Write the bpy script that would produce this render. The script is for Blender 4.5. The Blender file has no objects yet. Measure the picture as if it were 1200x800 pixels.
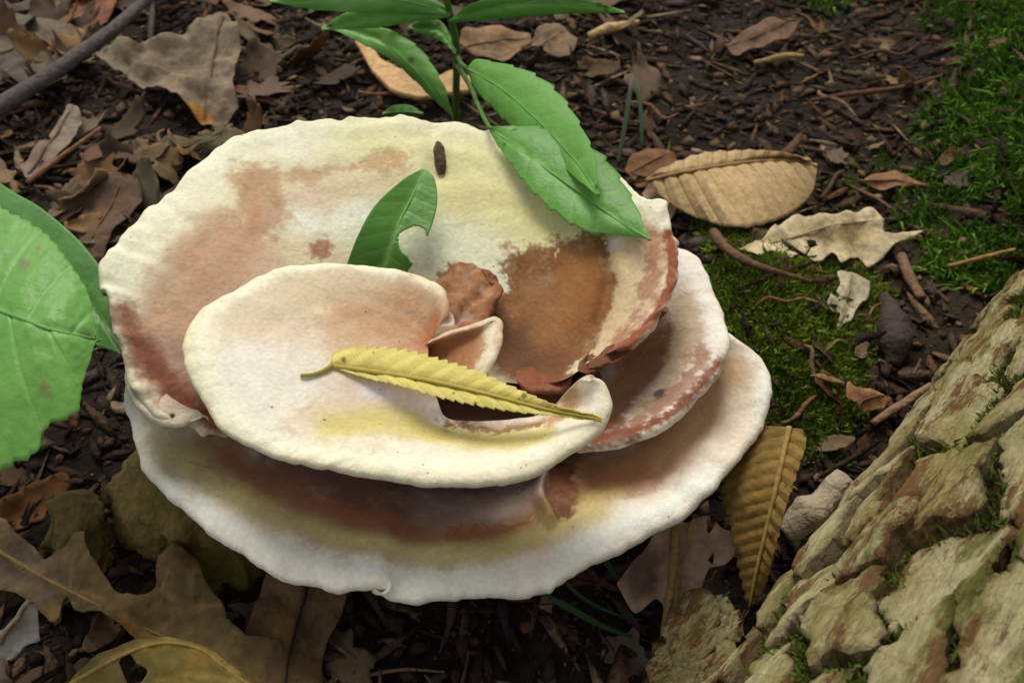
import bpy, math, random
import numpy as np
from mathutils import Vector, noise as mnoise
from mathutils.geometry import delaunay_2d_cdt

random.seed(7)
rng = np.random.default_rng(7)
sc = bpy.context.scene
sc.unit_settings.system = 'METRIC'
sc.unit_settings.scale_length = 0.1          # one unit is 10 cm: the fungus is about 20 cm wide

# ------------------------------------------------------------------ camera
CAM = np.array([0.0, -2.35, 3.05]); PITCH = math.radians(45.0); LENS = 35.0
cd = bpy.data.cameras.new('camera'); cam = bpy.data.objects.new('camera', cd)
sc.collection.objects.link(cam); sc.camera = cam
cam.location = CAM; cam.rotation_euler = (math.pi/2 - PITCH, 0, 0)
cd.lens = LENS; cd.sensor_width = 36; cd.clip_start = 0.02; cd.clip_end = 2000
cd.dof.use_dof = True; cd.dof.focus_distance = 2.95; cd.dof.aperture_fstop = 2.4

# ------------------------------------------------------------------ sky, sun, exposure
SUN_EL, SUN_AZ = 60.0, -14.0        # azimuth from +Y (behind the fungus) towards +X
w = bpy.data.worlds.new('World'); sc.world = w; w.use_nodes = True
nt = w.node_tree; nt.nodes.clear()
sky = nt.nodes.new('ShaderNodeTexSky'); sky.sky_type = 'NISHITA'; sky.sun_disc = False
sky.sun_elevation = math.radians(SUN_EL); sky.sun_rotation = math.radians(SUN_AZ)
hs = nt.nodes.new('ShaderNodeHueSaturation'); hs.inputs['Saturation'].default_value = 0.08
bg = nt.nodes.new('ShaderNodeBackground'); bg.inputs['Strength'].default_value = 0.085
wo = nt.nodes.new('ShaderNodeOutputWorld')
nt.links.new(sky.outputs[0], hs.inputs['Color']); nt.links.new(hs.outputs[0], bg.inputs[0]); nt.links.new(bg.outputs[0], wo.inputs[0])
sd = bpy.data.lights.new('sun', 'SUN'); sd.energy = 1.5; sd.angle = math.radians(30); sd.color = (1.0, 0.95, 0.85)
sun = bpy.data.objects.new('sun', sd); sc.collection.objects.link(sun)
el, az = math.radians(SUN_EL), math.radians(SUN_AZ)
sdir = Vector((math.sin(az)*math.cos(el), math.cos(az)*math.cos(el), math.sin(el)))
sun.rotation_euler = sdir.to_track_quat('Z', 'Y').to_euler(); sun.location = (-1, 2, 8)
vs = sc.view_settings; vs.view_transform = 'Standard'; vs.look = 'None'; vs.gamma = 1; vs.exposure = 0.62
sc.cycles.use_denoising = True
sc.cycles.max_bounces = 6

# ------------------------------------------------------------------ geometry helpers
K = (18.0/LENS)/600.0
SP, CP = math.sin(PITCH), math.cos(PITCH)
FW = np.array([0, CP, -SP]); UP = np.array([0, SP, CP]); RT = np.array([1.0, 0, 0])
def P(u, v, z):
    """the point at height z that the photograph shows at (u, v)"""
    d = FW + RT*(u-600)*K + UP*(400-v)*K
    return CAM + d*((z-CAM[2])/d[2])
def proj(p):
    q = np.asarray(p) - CAM; dz = q @ FW
    return np.stack([600 + (q @ RT)/dz/K, 400 - (q @ UP)/dz/K], -1)
def pxw(p): return float(np.dot(np.asarray(p)-CAM, FW))*K      # one photo pixel in units at point p

def _hash(ix, iy, iz, seed):
    h = (ix.astype(np.int64)*374761393 + iy.astype(np.int64)*668265263 + iz.astype(np.int64)*2147483647 + seed*1274126177) & 0xffffffff
    h = ((h ^ (h >> 13))*1274126177) & 0xffffffff
    h = ((h ^ (h >> 16))*2246822519) & 0xffffffff
    return ((h ^ (h >> 15)) & 0xffff)/65535.0
def vnoise(p, seed=0):
    i = np.floor(p).astype(np.int64); f = p - i; f = f*f*(3-2*f)
    r = 0
    for a in (0, 1):
        for b in (0, 1):
            for c in (0, 1):
                wt = (f[..., 0] if a else 1-f[..., 0])*(f[..., 1] if b else 1-f[..., 1])*(f[..., 2] if c else 1-f[..., 2])
                r = r + wt*_hash(i[..., 0]+a, i[..., 1]+b, i[..., 2]+c, seed)
    return r*2-1
def fbm(p, scale, octs=4, seed=0, gain=0.5):
    p = np.asarray(p, float)
    if p.shape[-1] == 2: p = np.concatenate([p, np.zeros(p.shape[:-1]+(1,))], -1)
    r = 0; a = 1.0; t = 0
    for o in range(octs):
        r = r + a*vnoise(p*scale*(2.03**o) + 17.3*o, seed+o*31); t += a; a *= gain
    return r/t
def smooth(a, b, x):
    t = np.clip((x-a)/(b-a), 0, 1); return t*t*(3-2*t)
def lin(c):
    c = np.asarray(c, float)/255.0
    return np.where(c <= 0.04045, c/12.92, ((c+0.055)/1.055)**2.4)
def crom(pts, x):
    """Catmull-Rom through pts at index parameters x"""
    pts = np.asarray(pts, float); n = len(pts)
    if n == 2: return pts[0] + (pts[1]-pts[0])*x[:, None]
    e = np.concatenate([[2*pts[0]-pts[1]], pts, [2*pts[-1]-pts[-2]]])
    i = np.clip(np.floor(x).astype(int), 0, n-2); f = (x-i)[:, None]
    a, b, c, d = e[i], e[i+1], e[i+2], e[i+3]
    return 0.5*(2*b + (c-a)*f + (2*a-5*b+4*c-d)*f**2 + (3*b-a-3*c+d)*f**3)
def arcparams(pts, n):
    x = np.linspace(0, len(pts)-1, 40*len(pts)); q = crom(pts, x)
    s = np.concatenate([[0], np.cumsum(np.linalg.norm(np.diff(q, axis=0), axis=1))])
    return np.interp(np.linspace(0, s[-1], n), s, x)
def segdist(p, poly):
    """distance of points p (N,k) to a polyline"""
    best = np.full(len(p), 1e9)
    poly = np.asarray(poly, float)
    if len(poly) == 1: return np.linalg.norm(p-poly[0], axis=1)
    for a, b in zip(poly[:-1], poly[1:]):
        ab = b-a; t = np.clip(((p-a) @ ab)/max(ab @ ab, 1e-12), 0, 1)
        best = np.minimum(best, np.linalg.norm(p-(a+t[:, None]*ab), axis=1))
    return best

col = sc.collection
def tag(o, label=None, cat=None, group=None, kind=None):
    if label: o['label'] = label
    if cat: o['category'] = cat
    if group: o['group'] = group
    if kind: o['kind'] = kind
    return o
def empty(name, loc, label=None, cat=None, group=None):
    o = bpy.data.objects.new(name, None); o.empty_display_size = 0.05; col.objects.link(o); o.location = [float(c) for c in loc]
    return tag(o, label, cat, group)
def mesh_obj(name, verts, faces, mat, parent=None, cols=None, smooth_=True):
    me = bpy.data.meshes.new(name)
    v = np.asarray(verts, float)
    if parent is not None:
        v = v - np.array(parent_loc(parent))
    if isinstance(faces, np.ndarray):
        nf, k = faces.shape
        me.vertices.add(len(v)); me.vertices.foreach_set('co', v.astype(np.float32).ravel())
        me.loops.add(nf*k); me.loops.foreach_set('vertex_index', faces.astype(np.int32).ravel())
        me.polygons.add(nf); me.polygons.foreach_set('loop_start', np.arange(0, nf*k, k, dtype=np.int32))
        me.update(calc_edges=True); me.validate()
    else:
        me.from_pydata(v.tolist(), [], faces); me.update()
    if smooth_: me.polygons.foreach_set('use_smooth', np.ones(len(me.polygons), bool))
    if cols is not None:
        a = me.color_attributes.new('Col', 'FLOAT_COLOR', 'POINT')
        c4 = np.ones((len(v), 4), np.float32); c4[:, :3] = cols
        a.data.foreach_set('color', c4.ravel())
    if mat: me.materials.append(mat)
    o = bpy.data.objects.new(name, me); col.objects.link(o)
    if parent is not None: o.parent = parent
    return o
def parent_loc(p):
    l = Vector((0, 0, 0))
    while p is not None: l = l + p.location; p = p.parent
    return l
def grid_faces(nr, nc, close=False):
    r = np.arange(nr-1)[:, None]; c = np.arange(nc if close else nc-1)[None, :]
    a = r*nc + c; b = r*nc + (c+1) % nc
    return np.stack([a, b, b+nc, a+nc], -1).reshape(-1, 4)
def tube(name, pts, rad, mat, parent=None, n=8, cols=None, wob=0.0, seed=0):
    """a tapered round stick through world points; rad: one radius per point"""
    pts = np.asarray(pts, float); m = max(6, int(8*len(pts)))
    x = arcparams(pts, m); q = crom(pts, x)
    r = np.interp(x, np.arange(len(pts)), np.broadcast_to(rad, (len(pts),)))
    tg = np.gradient(q, axis=0); tg /= np.linalg.norm(tg, axis=1)[:, None]+1e-9
    ref = np.array([0.3, 0.2, 1.0]); a = np.cross(tg, ref); a /= np.linalg.norm(a, axis=1)[:, None]+1e-9; b = np.cross(tg, a)
    th = np.linspace(0, 2*math.pi, n, endpoint=False)
    ring = (np.cos(th)[None, :, None]*a[:, None] + np.sin(th)[None, :, None]*b[:, None])
    rr = r[:, None, None]*np.ones((m, n, 1))
    if wob: rr = rr*(1+wob*fbm(q[:, None]+ring*0.05, 14, 3, seed)[..., None])
    V = (q[:, None] + ring*rr).reshape(-1, 3)
    F = grid_faces(m, n, True).tolist(); F.append(list(range(n))[::-1]); F.append([(m-1)*n+i for i in range(n)])
    return mesh_obj(name, V, F, mat, parent, None if cols is None else np.broadcast_to(cols, (len(V), 3)))

# ------------------------------------------------------------------ materials
def newmat(name):
    m = bpy.data.materials.new(name); m.use_nodes = True
    return m, m.node_tree.nodes, m.node_tree.links, m.node_tree.nodes['Principled BSDF']
def attr_mat(name, rough=0.75, spec=0.3, nscale=40, namp=0.25, bump=0.2, bscale=60, translucent=0.0, sss=0.0, randhue=False, bdist=0.02):
    """colour attribute x fine procedural grain, with procedural relief"""
    m, N, L, b = newmat(name)
    at = N.new('ShaderNodeAttribute'); at.attribute_name = 'Col'
    tc = N.new('ShaderNodeTexCoord')
    n1 = N.new('ShaderNodeTexNoise'); n1.inputs['Scale'].default_value = nscale; n1.inputs['Detail'].default_value = 6; n1.inputs['Roughness'].default_value = 0.65
    L.new(tc.outputs['Object'], n1.inputs['Vector'])
    mr = N.new('ShaderNodeMapRange'); mr.inputs['From Min'].default_value = 0.25; mr.inputs['From Max'].default_value = 0.75
    mr.inputs['To Min'].default_value = 1-namp; mr.inputs['To Max'].default_value = 1+namp*0.6
    L.new(n1.outputs['Fac'], mr.inputs['Value'])
    mx = N.new('ShaderNodeMix'); mx.data_type = 'RGBA'; mx.blend_type = 'MULTIPLY'; mx.inputs['Factor'].default_value = 1
    L.new(at.outputs['Color'], mx.inputs[6]); L.new(mr.outputs[0], mx.inputs[7])
    out = mx.outputs[2]
    if randhue:
        oi = N.new('ShaderNodeObjectInfo')
        h = N.new('ShaderNodeHueSaturation')
        out0 = N.new('ShaderNodeMix'); out0.data_type = 'RGBA'; out0.blend_type = 'MULTIPLY'; out0.inputs['Factor'].default_value = 1; L.new(out, out0.inputs[6]); L.new(oi.outputs['Color'], out0.inputs[7]); out = out0.outputs[2]
        a = N.new('ShaderNodeMapRange'); a.inputs['To Min'].default_value = 0.495; a.inputs['To Max'].default_value = 0.525; L.new(oi.outputs['Random'], a.inputs['Value']); L.new(a.outputs[0], h.inputs['Hue'])
        mm = N.new('ShaderNodeMath'); mm.operation = 'MULTIPLY'; mm.inputs[1].default_value = 7.31; L.new(oi.outputs['Random'], mm.inputs[0])
        fr = N.new('ShaderNodeMath'); fr.operation = 'FRACT'; L.new(mm.outputs[0], fr.inputs[0])
        c = N.new('ShaderNodeMapRange'); c.inputs['To Min'].default_value = 0.8; c.inputs['To Max'].default_value = 1.2; L.new(fr.outputs[0], c.inputs['Value']); L.new(c.outputs[0], h.inputs['Value'])
        L.new(out, h.inputs['Color']); out = h.outputs[0]
    L.new(out, b.inputs['Base Color'])
    b.inputs['Roughness'].default_value = rough; b.inputs['Specular IOR Level'].default_value = spec
    n2 = N.new('ShaderNodeTexNoise'); n2.inputs['Scale'].default_value = bscale; n2.inputs['Detail'].default_value = 5
    L.new(tc.outputs['Object'], n2.inputs['Vector'])
    bp = N.new('ShaderNodeBump'); bp.inputs['Strength'].default_value = bump; bp.inputs['Distance'].default_value = bdist
    L.new(n2.outputs['Fac'], bp.inputs['Height']); L.new(bp.outputs[0], b.inputs['Normal'])
    if sss:
        b.inputs['Subsurface Weight'].default_value = sss; b.inputs['Subsurface Radius'].default_value = (1.0, 0.75, 0.55); b.inputs['Subsurface Scale'].default_value = 0.02
    if translucent:
        tr = N.new('ShaderNodeBsdfTranslucent'); L.new(out, tr.inputs['Color']); L.new(bp.outputs[0], tr.inputs['Normal'])
        ms = N.new('ShaderNodeMixShader'); ms.inputs[0].default_value = translucent
        L.new(b.outputs[0], ms.inputs[1]); L.new(tr.outputs[0], ms.inputs[2]); L.new(ms.outputs[0], N['Material Output'].inputs['Surface'])
    return m
M = {}
M['fungus'] = attr_mat('fungus_flesh', 0.7, 0.28, 62, 0.15, 0.30, 70, sss=0.10, bdist=0.012)
M['green'] = attr_mat('green_leaf', 0.42, 0.4, 30, 0.10, 0.18, 45, translucent=0.22)
M['yellow'] = attr_mat('yellow_leaf', 0.6, 0.25, 45, 0.12, 0.2, 60, translucent=0.15)
M['dead'] = attr_mat('dead_leaf', 0.75, 0.25, 28, 0.38, 0.35, 40, translucent=0.08)
M['litter'] = attr_mat('litter_leaf', 0.7, 0.3, 22, 0.45, 0.35, 40, randhue=True)
M['wood'] = attr_mat('dead_wood', 0.85, 0.2, 24, 0.45, 0.6, 40, bdist=0.03)
M['bark'] = attr_mat('bark', 0.9, 0.15, 30, 0.30, 0.7, 34, bdist=0.03)
M['moss'] = attr_mat('moss', 0.7, 0.2, 8, 0.3, 0.0, 30, translucent=0.15)
M['soil'] = attr_mat('soil', 0.9, 0.2, 16, 0.6, 0.8, 26, bdist=0.05)

# ------------------------------------------------------------------ the ground
_b1 = P(905, 400, 0.1); _b2 = P(1190, 90, 0.5)
def hgt(x, y):
    x = np.asarray(x, float); y = np.asarray(y, float)
    p = np.stack([x, y, np.zeros_like(x)], -1)
    far = np.clip(np.maximum(np.abs(x), np.abs(y))/6, 0, 1)
    h = 0.07*fbm(p, 0.9, 3, 3) + 0.035*fbm(p, 5, 4, 5)
    h = h + 0.34*np.exp(-(((x-_b1[0]-0.02)/0.30)**2 + ((y-_b1[1]-0.12)/0.55)**2))       # mossy hump beside the fungus
    h = h + 0.12*fbm(p, 3.4, 3, 26)*smooth(1.8, 2.4, x - 0.30*(y-1.6)) + 0.9*smooth(1.9, 3.6, x - 0.15*(y-2.5))*smooth(-0.3, 1.6, y)                   # mossy bank
    h = h + 0.10*smooth(0.5, 2.5, y)*smooth(0.5, -2.0, x)
    h = h - 0.10*np.exp(-((x/0.9)**2 + ((y+0.7)/0.5)**2))
    return h*(1-0.6*far)
def PG(u, v, dz=0.0):
    z = 0.0
    for _ in range(12):
        p = P(u, v, z); z = 0.5*z + 0.5*(float(hgt(p[0], p[1])) + dz)
    return P(u, v, z)
def axis_coords(lo, hi, n_in, ext, n_out):
    a = np.linspace(lo, hi, n_in); st = a[1]-a[0]
    g = st*np.cumsum(np.geomspace(1, ext, n_out))
    return np.concatenate([lo-g[::-1], a, hi+g])
ax = axis_coords(-4.2, 4.6, 330, 800, 40); ay = axis_coords(-1.9, 5.2, 280, 800, 40)
X, Y = np.meshgrid(ax, ay); Z = hgt(X, Y)
V = np.stack([X, Y, Z], -1).reshape(-1, 3)
n1 = fbm(V, 3.0, 4, 11); n2 = fbm(V, 1.1, 3, 12)
gc = lin((42, 34, 27))[None]*(1+0.6*n1[:, None])
gc = gc*(1-smooth(0.1, 0.5, n2)[:, None]) + lin((56, 44, 33))*smooth(0.1, 0.5, n2)[:, None]
def mossness(x, y):
    p = np.stack([x, y, np.zeros_like(x)], -1)
    m = 1.25*np.exp(-(((x-_b1[0]-0.05)/0.36)**2 + ((y-_b1[1]-0.02)/0.72)**2))
    bk = smooth(1.85, 2.35, x - 0.30*(y-1.6))*smooth(0.5, 1.5, y)
    m = m + bk*(0.74 + 1.2*fbm(p, 3.6, 3, 25))
    m = m + 0.42*smooth(0.4, 1.6, x)*smooth(0.3, 1.0, y)
    m = m + 0.16*smooth(0.2, -0.4, y)*smooth(-0.3, -0.9, x)
    return m + 0.55*fbm(p, 2.6, 4, 21)
mm = smooth(0.45, 0.8, mossness(V[:, 0], V[:, 1]))[:, None]
gc = gc*(1-mm) + lin((52, 62, 24))*mm
g = mesh_obj('ground', V, grid_faces(len(ay), len(ax)), M['soil'], None, gc)
tag(g, 'dark brown forest soil beneath the leaf litter', 'ground', kind='structure')

# ------------------------------------------------------------------ the fungus
def cap(name, parent, rim, inner, prof, ns, nt_, th, base, strokes, wav=0.006, flute=0.003, zamp=0.006, seed=0, under=(214, 190, 165), sag=0.0, speck=22, mid=None, curl=0.0, folds=()):
    """one fleshy sheet of the fungus from its rim to an inner line; prof maps 0..1 (rim to inner) to 0..1 of the fall"""
    R = np.array([P(*p) for p in rim]); I = np.array([P(*p) for p in inner])
    x = arcparams(R, ns); Rw = crom(R, x); Iw = crom(I, x/(len(R)-1)*(len(I)-1))
    t = np.linspace(0, 1, nt_)**1.35
    if mid is not None:
        Mw = np.array([P(*p) for p in mid]); Mw = crom(Mw, x/(len(R)-1)*(len(Mw)-1))
        T = t[:, None, None]
        L0 = 2*(T-0.5)*(T-1); L1 = -4*T*(T-1); L2 = 2*T*(T-0.5)
        S = L0*Rw[None] + L1*Mw[None] + L2*Iw[None]
    else:
        S = Rw[None] + (Iw-Rw)[None]*t[:, None, None]
        S[..., 2] = Rw[None, :, 2] + (Iw-Rw)[None, :, 2]*prof(t)[:, None]
    span = np.linalg.norm(Iw-Rw, axis=1)
    # small notches of the rim fade out inwards
    kw_ = max(3, ns//13)|1; pad = np.concatenate([np.repeat(Rw[:1], kw_//2, 0), Rw, np.repeat(Rw[-1:], kw_//2, 0)]); ker = np.hanning(kw_+2)[1:-1]; ker /= ker.sum()
    Rs = np.stack([np.convolve(pad[:, k], ker, 'valid') for k in range(3)], -1); endw = np.minimum(np.arange(ns), np.arange(ns)[::-1])/kw_; Rs = Rw + (Rs-Rw)*np.clip(endw, 0, 1)[:, None]
    S = S + ((Rs-Rw)[None]*(np.clip(1-t, 0, 1)*(1-np.exp(-t*3.0/0.11)))[:, None, None])
    drim = t[:, None]*span[None]                                   # metres from the rim
    # lively rim: scallops and slow waves, dying out inwards
    fade = np.exp(-drim/0.12)
    outd = (Rw-Iw); outd[:, 2] = 0; outd /= np.linalg.norm(outd, axis=1)[:, None]+1e-9
    taper = smooth(0.03, 0.2, span); scl = taper*wav*(fbm(Rw, 7, 2, seed+1) + 0.7*fbm(Rw, 22, 2, seed+2))
    S += outd[None]*(scl[None]*fade)[..., None]
    S[..., 2] += (0.022*taper*fbm(Rw, 4.0, 2, seed+3))[None]*fade
    S[..., 2] -= curl*np.exp(-drim/0.03)
    # relief: growth zones, radial flutes near the rim, lumps
    pz = np.concatenate([S[..., :2]*1.0, np.zeros(S.shape[:2]+(1,))], -1)
    zone = np.sin(drim*52 + 3.0*fbm(pz, 3, 2, seed+4))*np.exp(-drim/0.30)
    arc = np.linspace(0, 1, ns)*np.sum(np.linalg.norm(np.diff(Rw, axis=0), axis=1))
    fl = vnoise(np.stack([np.broadcast_to(arc*26, S.shape[:2]), drim*5, np.full(S.shape[:2], seed*1.7)], -1), seed+5)*np.exp(-drim/0.10)
    S[..., 2] += taper[None]*zamp*0.35*zone + flute*taper[None]*fl + zamp*2.0*fbm(S, 3.2, 3, seed+6) + zamp*0.8*fbm(S, 14, 3, seed+7)
    S[..., 2] -= sag*np.sin(np.pi*np.clip(t, 0, 1))[:, None]
    for (fp, fr, fh) in folds:
        fw = np.array([P(*q) for q in fp]); d = segdist(S.reshape(-1, 3)[:, :2], fw[:, :2]).reshape(S.shape[:2])
        S[..., 2] += fh*np.exp(-(d/(fr*0.0029))**2)
    # normals
    du = np.gradient(S, axis=1); dv = np.gradient(S, axis=0)
    n = np.cross(du, dv); n /= np.linalg.norm(n, axis=-1, keepdims=True)+1e-9
    n = n*(1.0 if np.median(n[..., 2]) > 0 else -1.0)
    n[..., 2] = np.maximum(n[..., 2], 0.15); n /= np.linalg.norm(n, axis=-1, keepdims=True)
    thin = (0.12+0.88*smooth(0.0, 0.14, span))
    alen = np.concatenate([[0], np.cumsum(np.linalg.norm(np.diff(Rw, axis=0), axis=1))]); alen = np.minimum(alen, alen[-1]-alen)
    thin = (thin*(0.03+0.97*smooth(0.0, 0.05, alen)))[None, :, None]
    # rounded rim and underside
    rimout = S[0]-S[4]; rimout = np.where(span[:, None] < 0.05, outd, rimout); rimout /= np.linalg.norm(rimout, axis=1)[:, None]+1e-9
    r0 = th[0]/2
    edge = [S[0] + thin[0]*r0*(-n[0] + n[0]*math.cos(a) + rimout*math.sin(a)) for a in np.linspace(0.35, math.pi-0.2, 6)]
    bt = np.linspace(0, nt_-1, 18).astype(int)
    tt = t[bt]
    bot = S[bt] - n[bt]*(th[0] + (th[1]-th[0])*tt**0.7)[:, None, None]*thin
    rows = np.concatenate([S[::-1], np.array(edge), bot], 0)
    V = rows.reshape(-1, 3)
    # ---- colour: rim-to-centre zoning, then stains with their own shapes
    ds = np.concatenate([drim[::-1], np.zeros((len(edge), ns)), drim[bt]], 0)
    pn = fbm(V, 5, 3, seed+8); pf = fbm(V, 26, 4, seed+9); pg = fbm(V, 95, 2, seed+11)
    dd = ds.ravel()*(1+0.35*pn) + 0.018*pf
    xs = [b[0] for b in base]; cs = np.array([lin(b[1]) for b in base])
    C = np.stack([np.interp(dd, xs, cs[:, k]) for k in range(3)], -1)
    mk = (smooth(.02, .45, fbm(V, 10, 4, seed+21, .6))*.34*smooth(.03, .12, ds.ravel()))[:, None]; C = C*(1-mk) + C*np.array([.80, .66, .52])*mk
    mk = (smooth(.1, .5, fbm(V, 7, 4, seed+22, .6))*.5*smooth(.03, .12, ds.ravel()))[:, None]; C = C*(1-mk) + lin((240, 234, 220))*mk
    ntop = nt_*ns; ub = (nt_+4)*ns; top = V[:ntop]; px = proj(top); SURF[name] = top; topu = V[:ub]
    for st in strokes:
        pts, rad, c, feather, namp, op = st
        W = []
        for (u, v) in pts: W.append(top[np.argmin((px[:, 0]-u)**2 + (px[:, 1]-v)**2)])
        W = np.array(W); U = 0.0029
        d = segdist(topu, W)/U
        fi = min(1.0, 7.0/feather)
        d = d + namp*(pn[:ub]*0.9 + pf[:ub]*(0.5+0.7*fi) + pg[:ub]*0.7*fi)
        m = (1-smooth(rad-feather, rad+feather, d))*op
        m = m*(1.0+0.30*pf[:ub]+0.20*pg[:ub])
        m = np.clip(m, 0, 1)[:, None]
        C[:ub] = C[:ub]*(1-m) + lin(c)*m
    # fine speckle and tiny dark specks of dirt
    zc = np.concatenate([zone[::-1], np.zeros((len(edge), ns)), 0*drim[bt]], 0).ravel()
    C *= (1+0.07*pf+0.05*pg+0.035*zc)[:, None]*np.array([0.975, 1.0, 0.94])
    rr = np.random.default_rng(seed+50)
    for _ in range(speck):
        k = rr.integers(0, ntop); d = np.linalg.norm(top-top[k], axis=1)
        m = (1-smooth(0.002, 0.0022+0.005*rr.random()**4, d))[:, None]
        C[:ntop] = C[:ntop]*(1-0.8*m) + lin((50, 36, 28))*0.8*m
    C[ub:] = lin(under)*(1+0.15*pf[ub:, None])
    return mesh_obj(name, V, grid_faces(len(rows), ns)[:, ::-1], M['fungus'], parent, np.clip(C, 0.004, 0.9))

SURF = {}
def on_cap(name, u, v, dz=0.0):
    t_ = SURF[name]; px_ = proj(t_); return t_[np.argmin((px_[:, 0]-u)**2 + (px_[:, 1]-v)**2)] + np.array([0, 0, dz])
fc = P(520, 440, 0.0); fc[2] = 0
fungus = empty('bracket_fungus', (fc[0], fc[1], 0), 'large layered cream and brown bracket fungus growing in a rosette', 'fungus')

lower_rim = [(146, 425, .64), (150, 452, .62), (153, 492, .59), (178, 548, .56), (235, 606, .52), (300, 647, .49), (345, 668, .48), (385, 682, .47), (425, 680, .475), (447, 671, .50), (458, 676, .49), (453, 687, .455), (474, 695, .455), (495, 698, .46), (540, 690, .47), (600, 691, .46), (640, 680, .47), (662, 661, .48), (720, 633, .49), (785, 602, .51), (845, 548, .54), (882, 500, .57), (900, 456, .60), (892, 420, .62), (868, 398, .64), (830, 370, .65), (780, 330, .65)]
lower_in = [(430, 420, 0.32), (440, 430, 0.30), (450, 445, 0.28), (470, 455, 0.27), (500, 462, 0.26), (540, 465, 0.26), (580, 462, 0.26), (610, 452, 0.27), (640, 440, 0.29), (650, 420, 0.31), (650, 400, 0.33)]
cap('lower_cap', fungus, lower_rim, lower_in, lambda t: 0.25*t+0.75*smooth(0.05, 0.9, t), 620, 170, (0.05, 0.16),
    [(0, (248, 238, 228)), (.04, (250, 244, 236)), (.10, (246, 232, 220)), (.145, (226, 204, 172)), (.20, (202, 176, 124)), (.30, (160, 118, 84)), (.42, (130, 92, 76)), (.8, (104, 74, 60))],  # brown flesh; inner stops also darkened to paint in the front cap's shadow
    [([(700, 555), (770, 530), (815, 490), (835, 445)], 40, (188, 148, 112), 20, 18, .85),
     ([(230, 530), (300, 570), (380, 605), (470, 628), (560, 628)], 34, (150, 108, 84), 16, 18, .7),
     ([(190, 520), (250, 560), (320, 605)], 20, (206, 190, 130), 16, 8, .8),
     ([(190, 478), (215, 500)], 18, (228, 206, 186), 14, 8, .8),
     ([(270, 545), (330, 570), (420, 605), (470, 622)], 20, (150, 92, 62), 14, 26, .75),
     ([(330, 545), (400, 570), (470, 590)], 26, (124, 88, 78), 18, 22, .7),
     ([(520, 590), (560, 600), (600, 585), (620, 570)], 34, (158, 140, 134), 22, 16, .75),
     ([(540, 625), (590, 622), (620, 610)], 9, (158, 100, 58), 6, 16, .9),
     ([(360, 615), (430, 637), (510, 650), (580, 645), (650, 622), (700, 600)], 12, (214, 198, 132), 12, 6, .85),
     ([(655, 555), (662, 585), (660, 600)], 17, (126, 76, 50), 5, 10, .95),
     ([(700, 560), (740, 565), (770, 545)], 16, (186, 128, 94), 12, 20, .8),
     ([(705, 530), (740, 525)], 10, (205, 180, 190), 8, 12, .6),
     ([(690, 585), (720, 575)], 10, (216, 190, 120), 8, 10, .7),
     ([(800, 500), (820, 470), (835, 445)], 24, (208, 170, 134), 18, 14, .75),
     ([(780, 540), (800, 525)], 14, (212, 168, 140), 12, 10, .6),
     ([(860, 470), (870, 500), (840, 530)], 16, (240, 222, 200), 14, 8, .7)],
    wav=0.012, flute=0.006, zamp=0.008, seed=100, curl=0.015,
    folds=[([(455, 676, .47), (462, 650, .46)], 12, -0.012), ([(500, 690, .46), (510, 650, .45)], 22, 0.015), ([(640, 545, .43), (632, 580, .44), (645, 610, .45)], 7, 0.05), ([(662, 661, .47), (650, 620, .46)], 16, -0.018), ([(345, 668, .47), (380, 620, .45)], 16, -0.012), ([(800, 590, .5), (770, 560, .48)], 14, -.012)])

mid_rim = [(705, 275, .70), (745, 272, .74), (785, 281, .77), (812, 293, .78), (834, 328, .78), (847, 366, .77), (852, 398, .76), (842, 425, .74), (815, 457, .71), (780, 490, .68), (742, 507, .66), (700, 515, .64), (668, 514, .61)]
mid_in = [(660, 350, .52), (665, 365, .52), (670, 380, .52), (672, 395, .52), (672, 410, .52), (670, 425, .51), (665, 440, .50), (655, 455, .50), (645, 468, .50), (640, 485, .51)]
cap('middle_cap', fungus, mid_rim, mid_in, lambda t: smooth(-0.12, 1.0, t)*1.0, 380, 150, (0.042, 0.12),
    [(0, (246, 234, 222)), (.06, (242, 230, 224)), (.15, (228, 208, 200)), (.22, (204, 172, 148)), (.32, (164, 118, 84)), (.6, (140, 92, 58))],
    [([(700, 490), (720, 470), (745, 440), (765, 415), (770, 400)], 34, (138, 94, 58), 10, 18, .95),
     ([(705, 470), (730, 450)], 16, (158, 104, 46), 14, 12, .6),
     ([(800, 355), (808, 390), (795, 425), (775, 455), (752, 480)], 17, (208, 180, 150), 8, 8, .85),
     ([(822, 420), (800, 452), (772, 478), (745, 496)], 13, (170, 122, 94), 9, 16, .9),
     ([(846, 424), (818, 456), (782, 488), (742, 505), (700, 513), (675, 513)], 6.5, (136, 76, 48), 5, 6, 1),
     ([(715, 495), (690, 505)], 13, (136, 74, 46), 8, 8, .9),
     ([(690, 425), (705, 440)], 14, (164, 146, 130), 10, 14, .8),
     ([(773, 461)], 7, (70, 62, 50), 3, 3, .9)],
    wav=0.010, flute=0.004, zamp=0.006, seed=200, curl=0.012)

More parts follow.
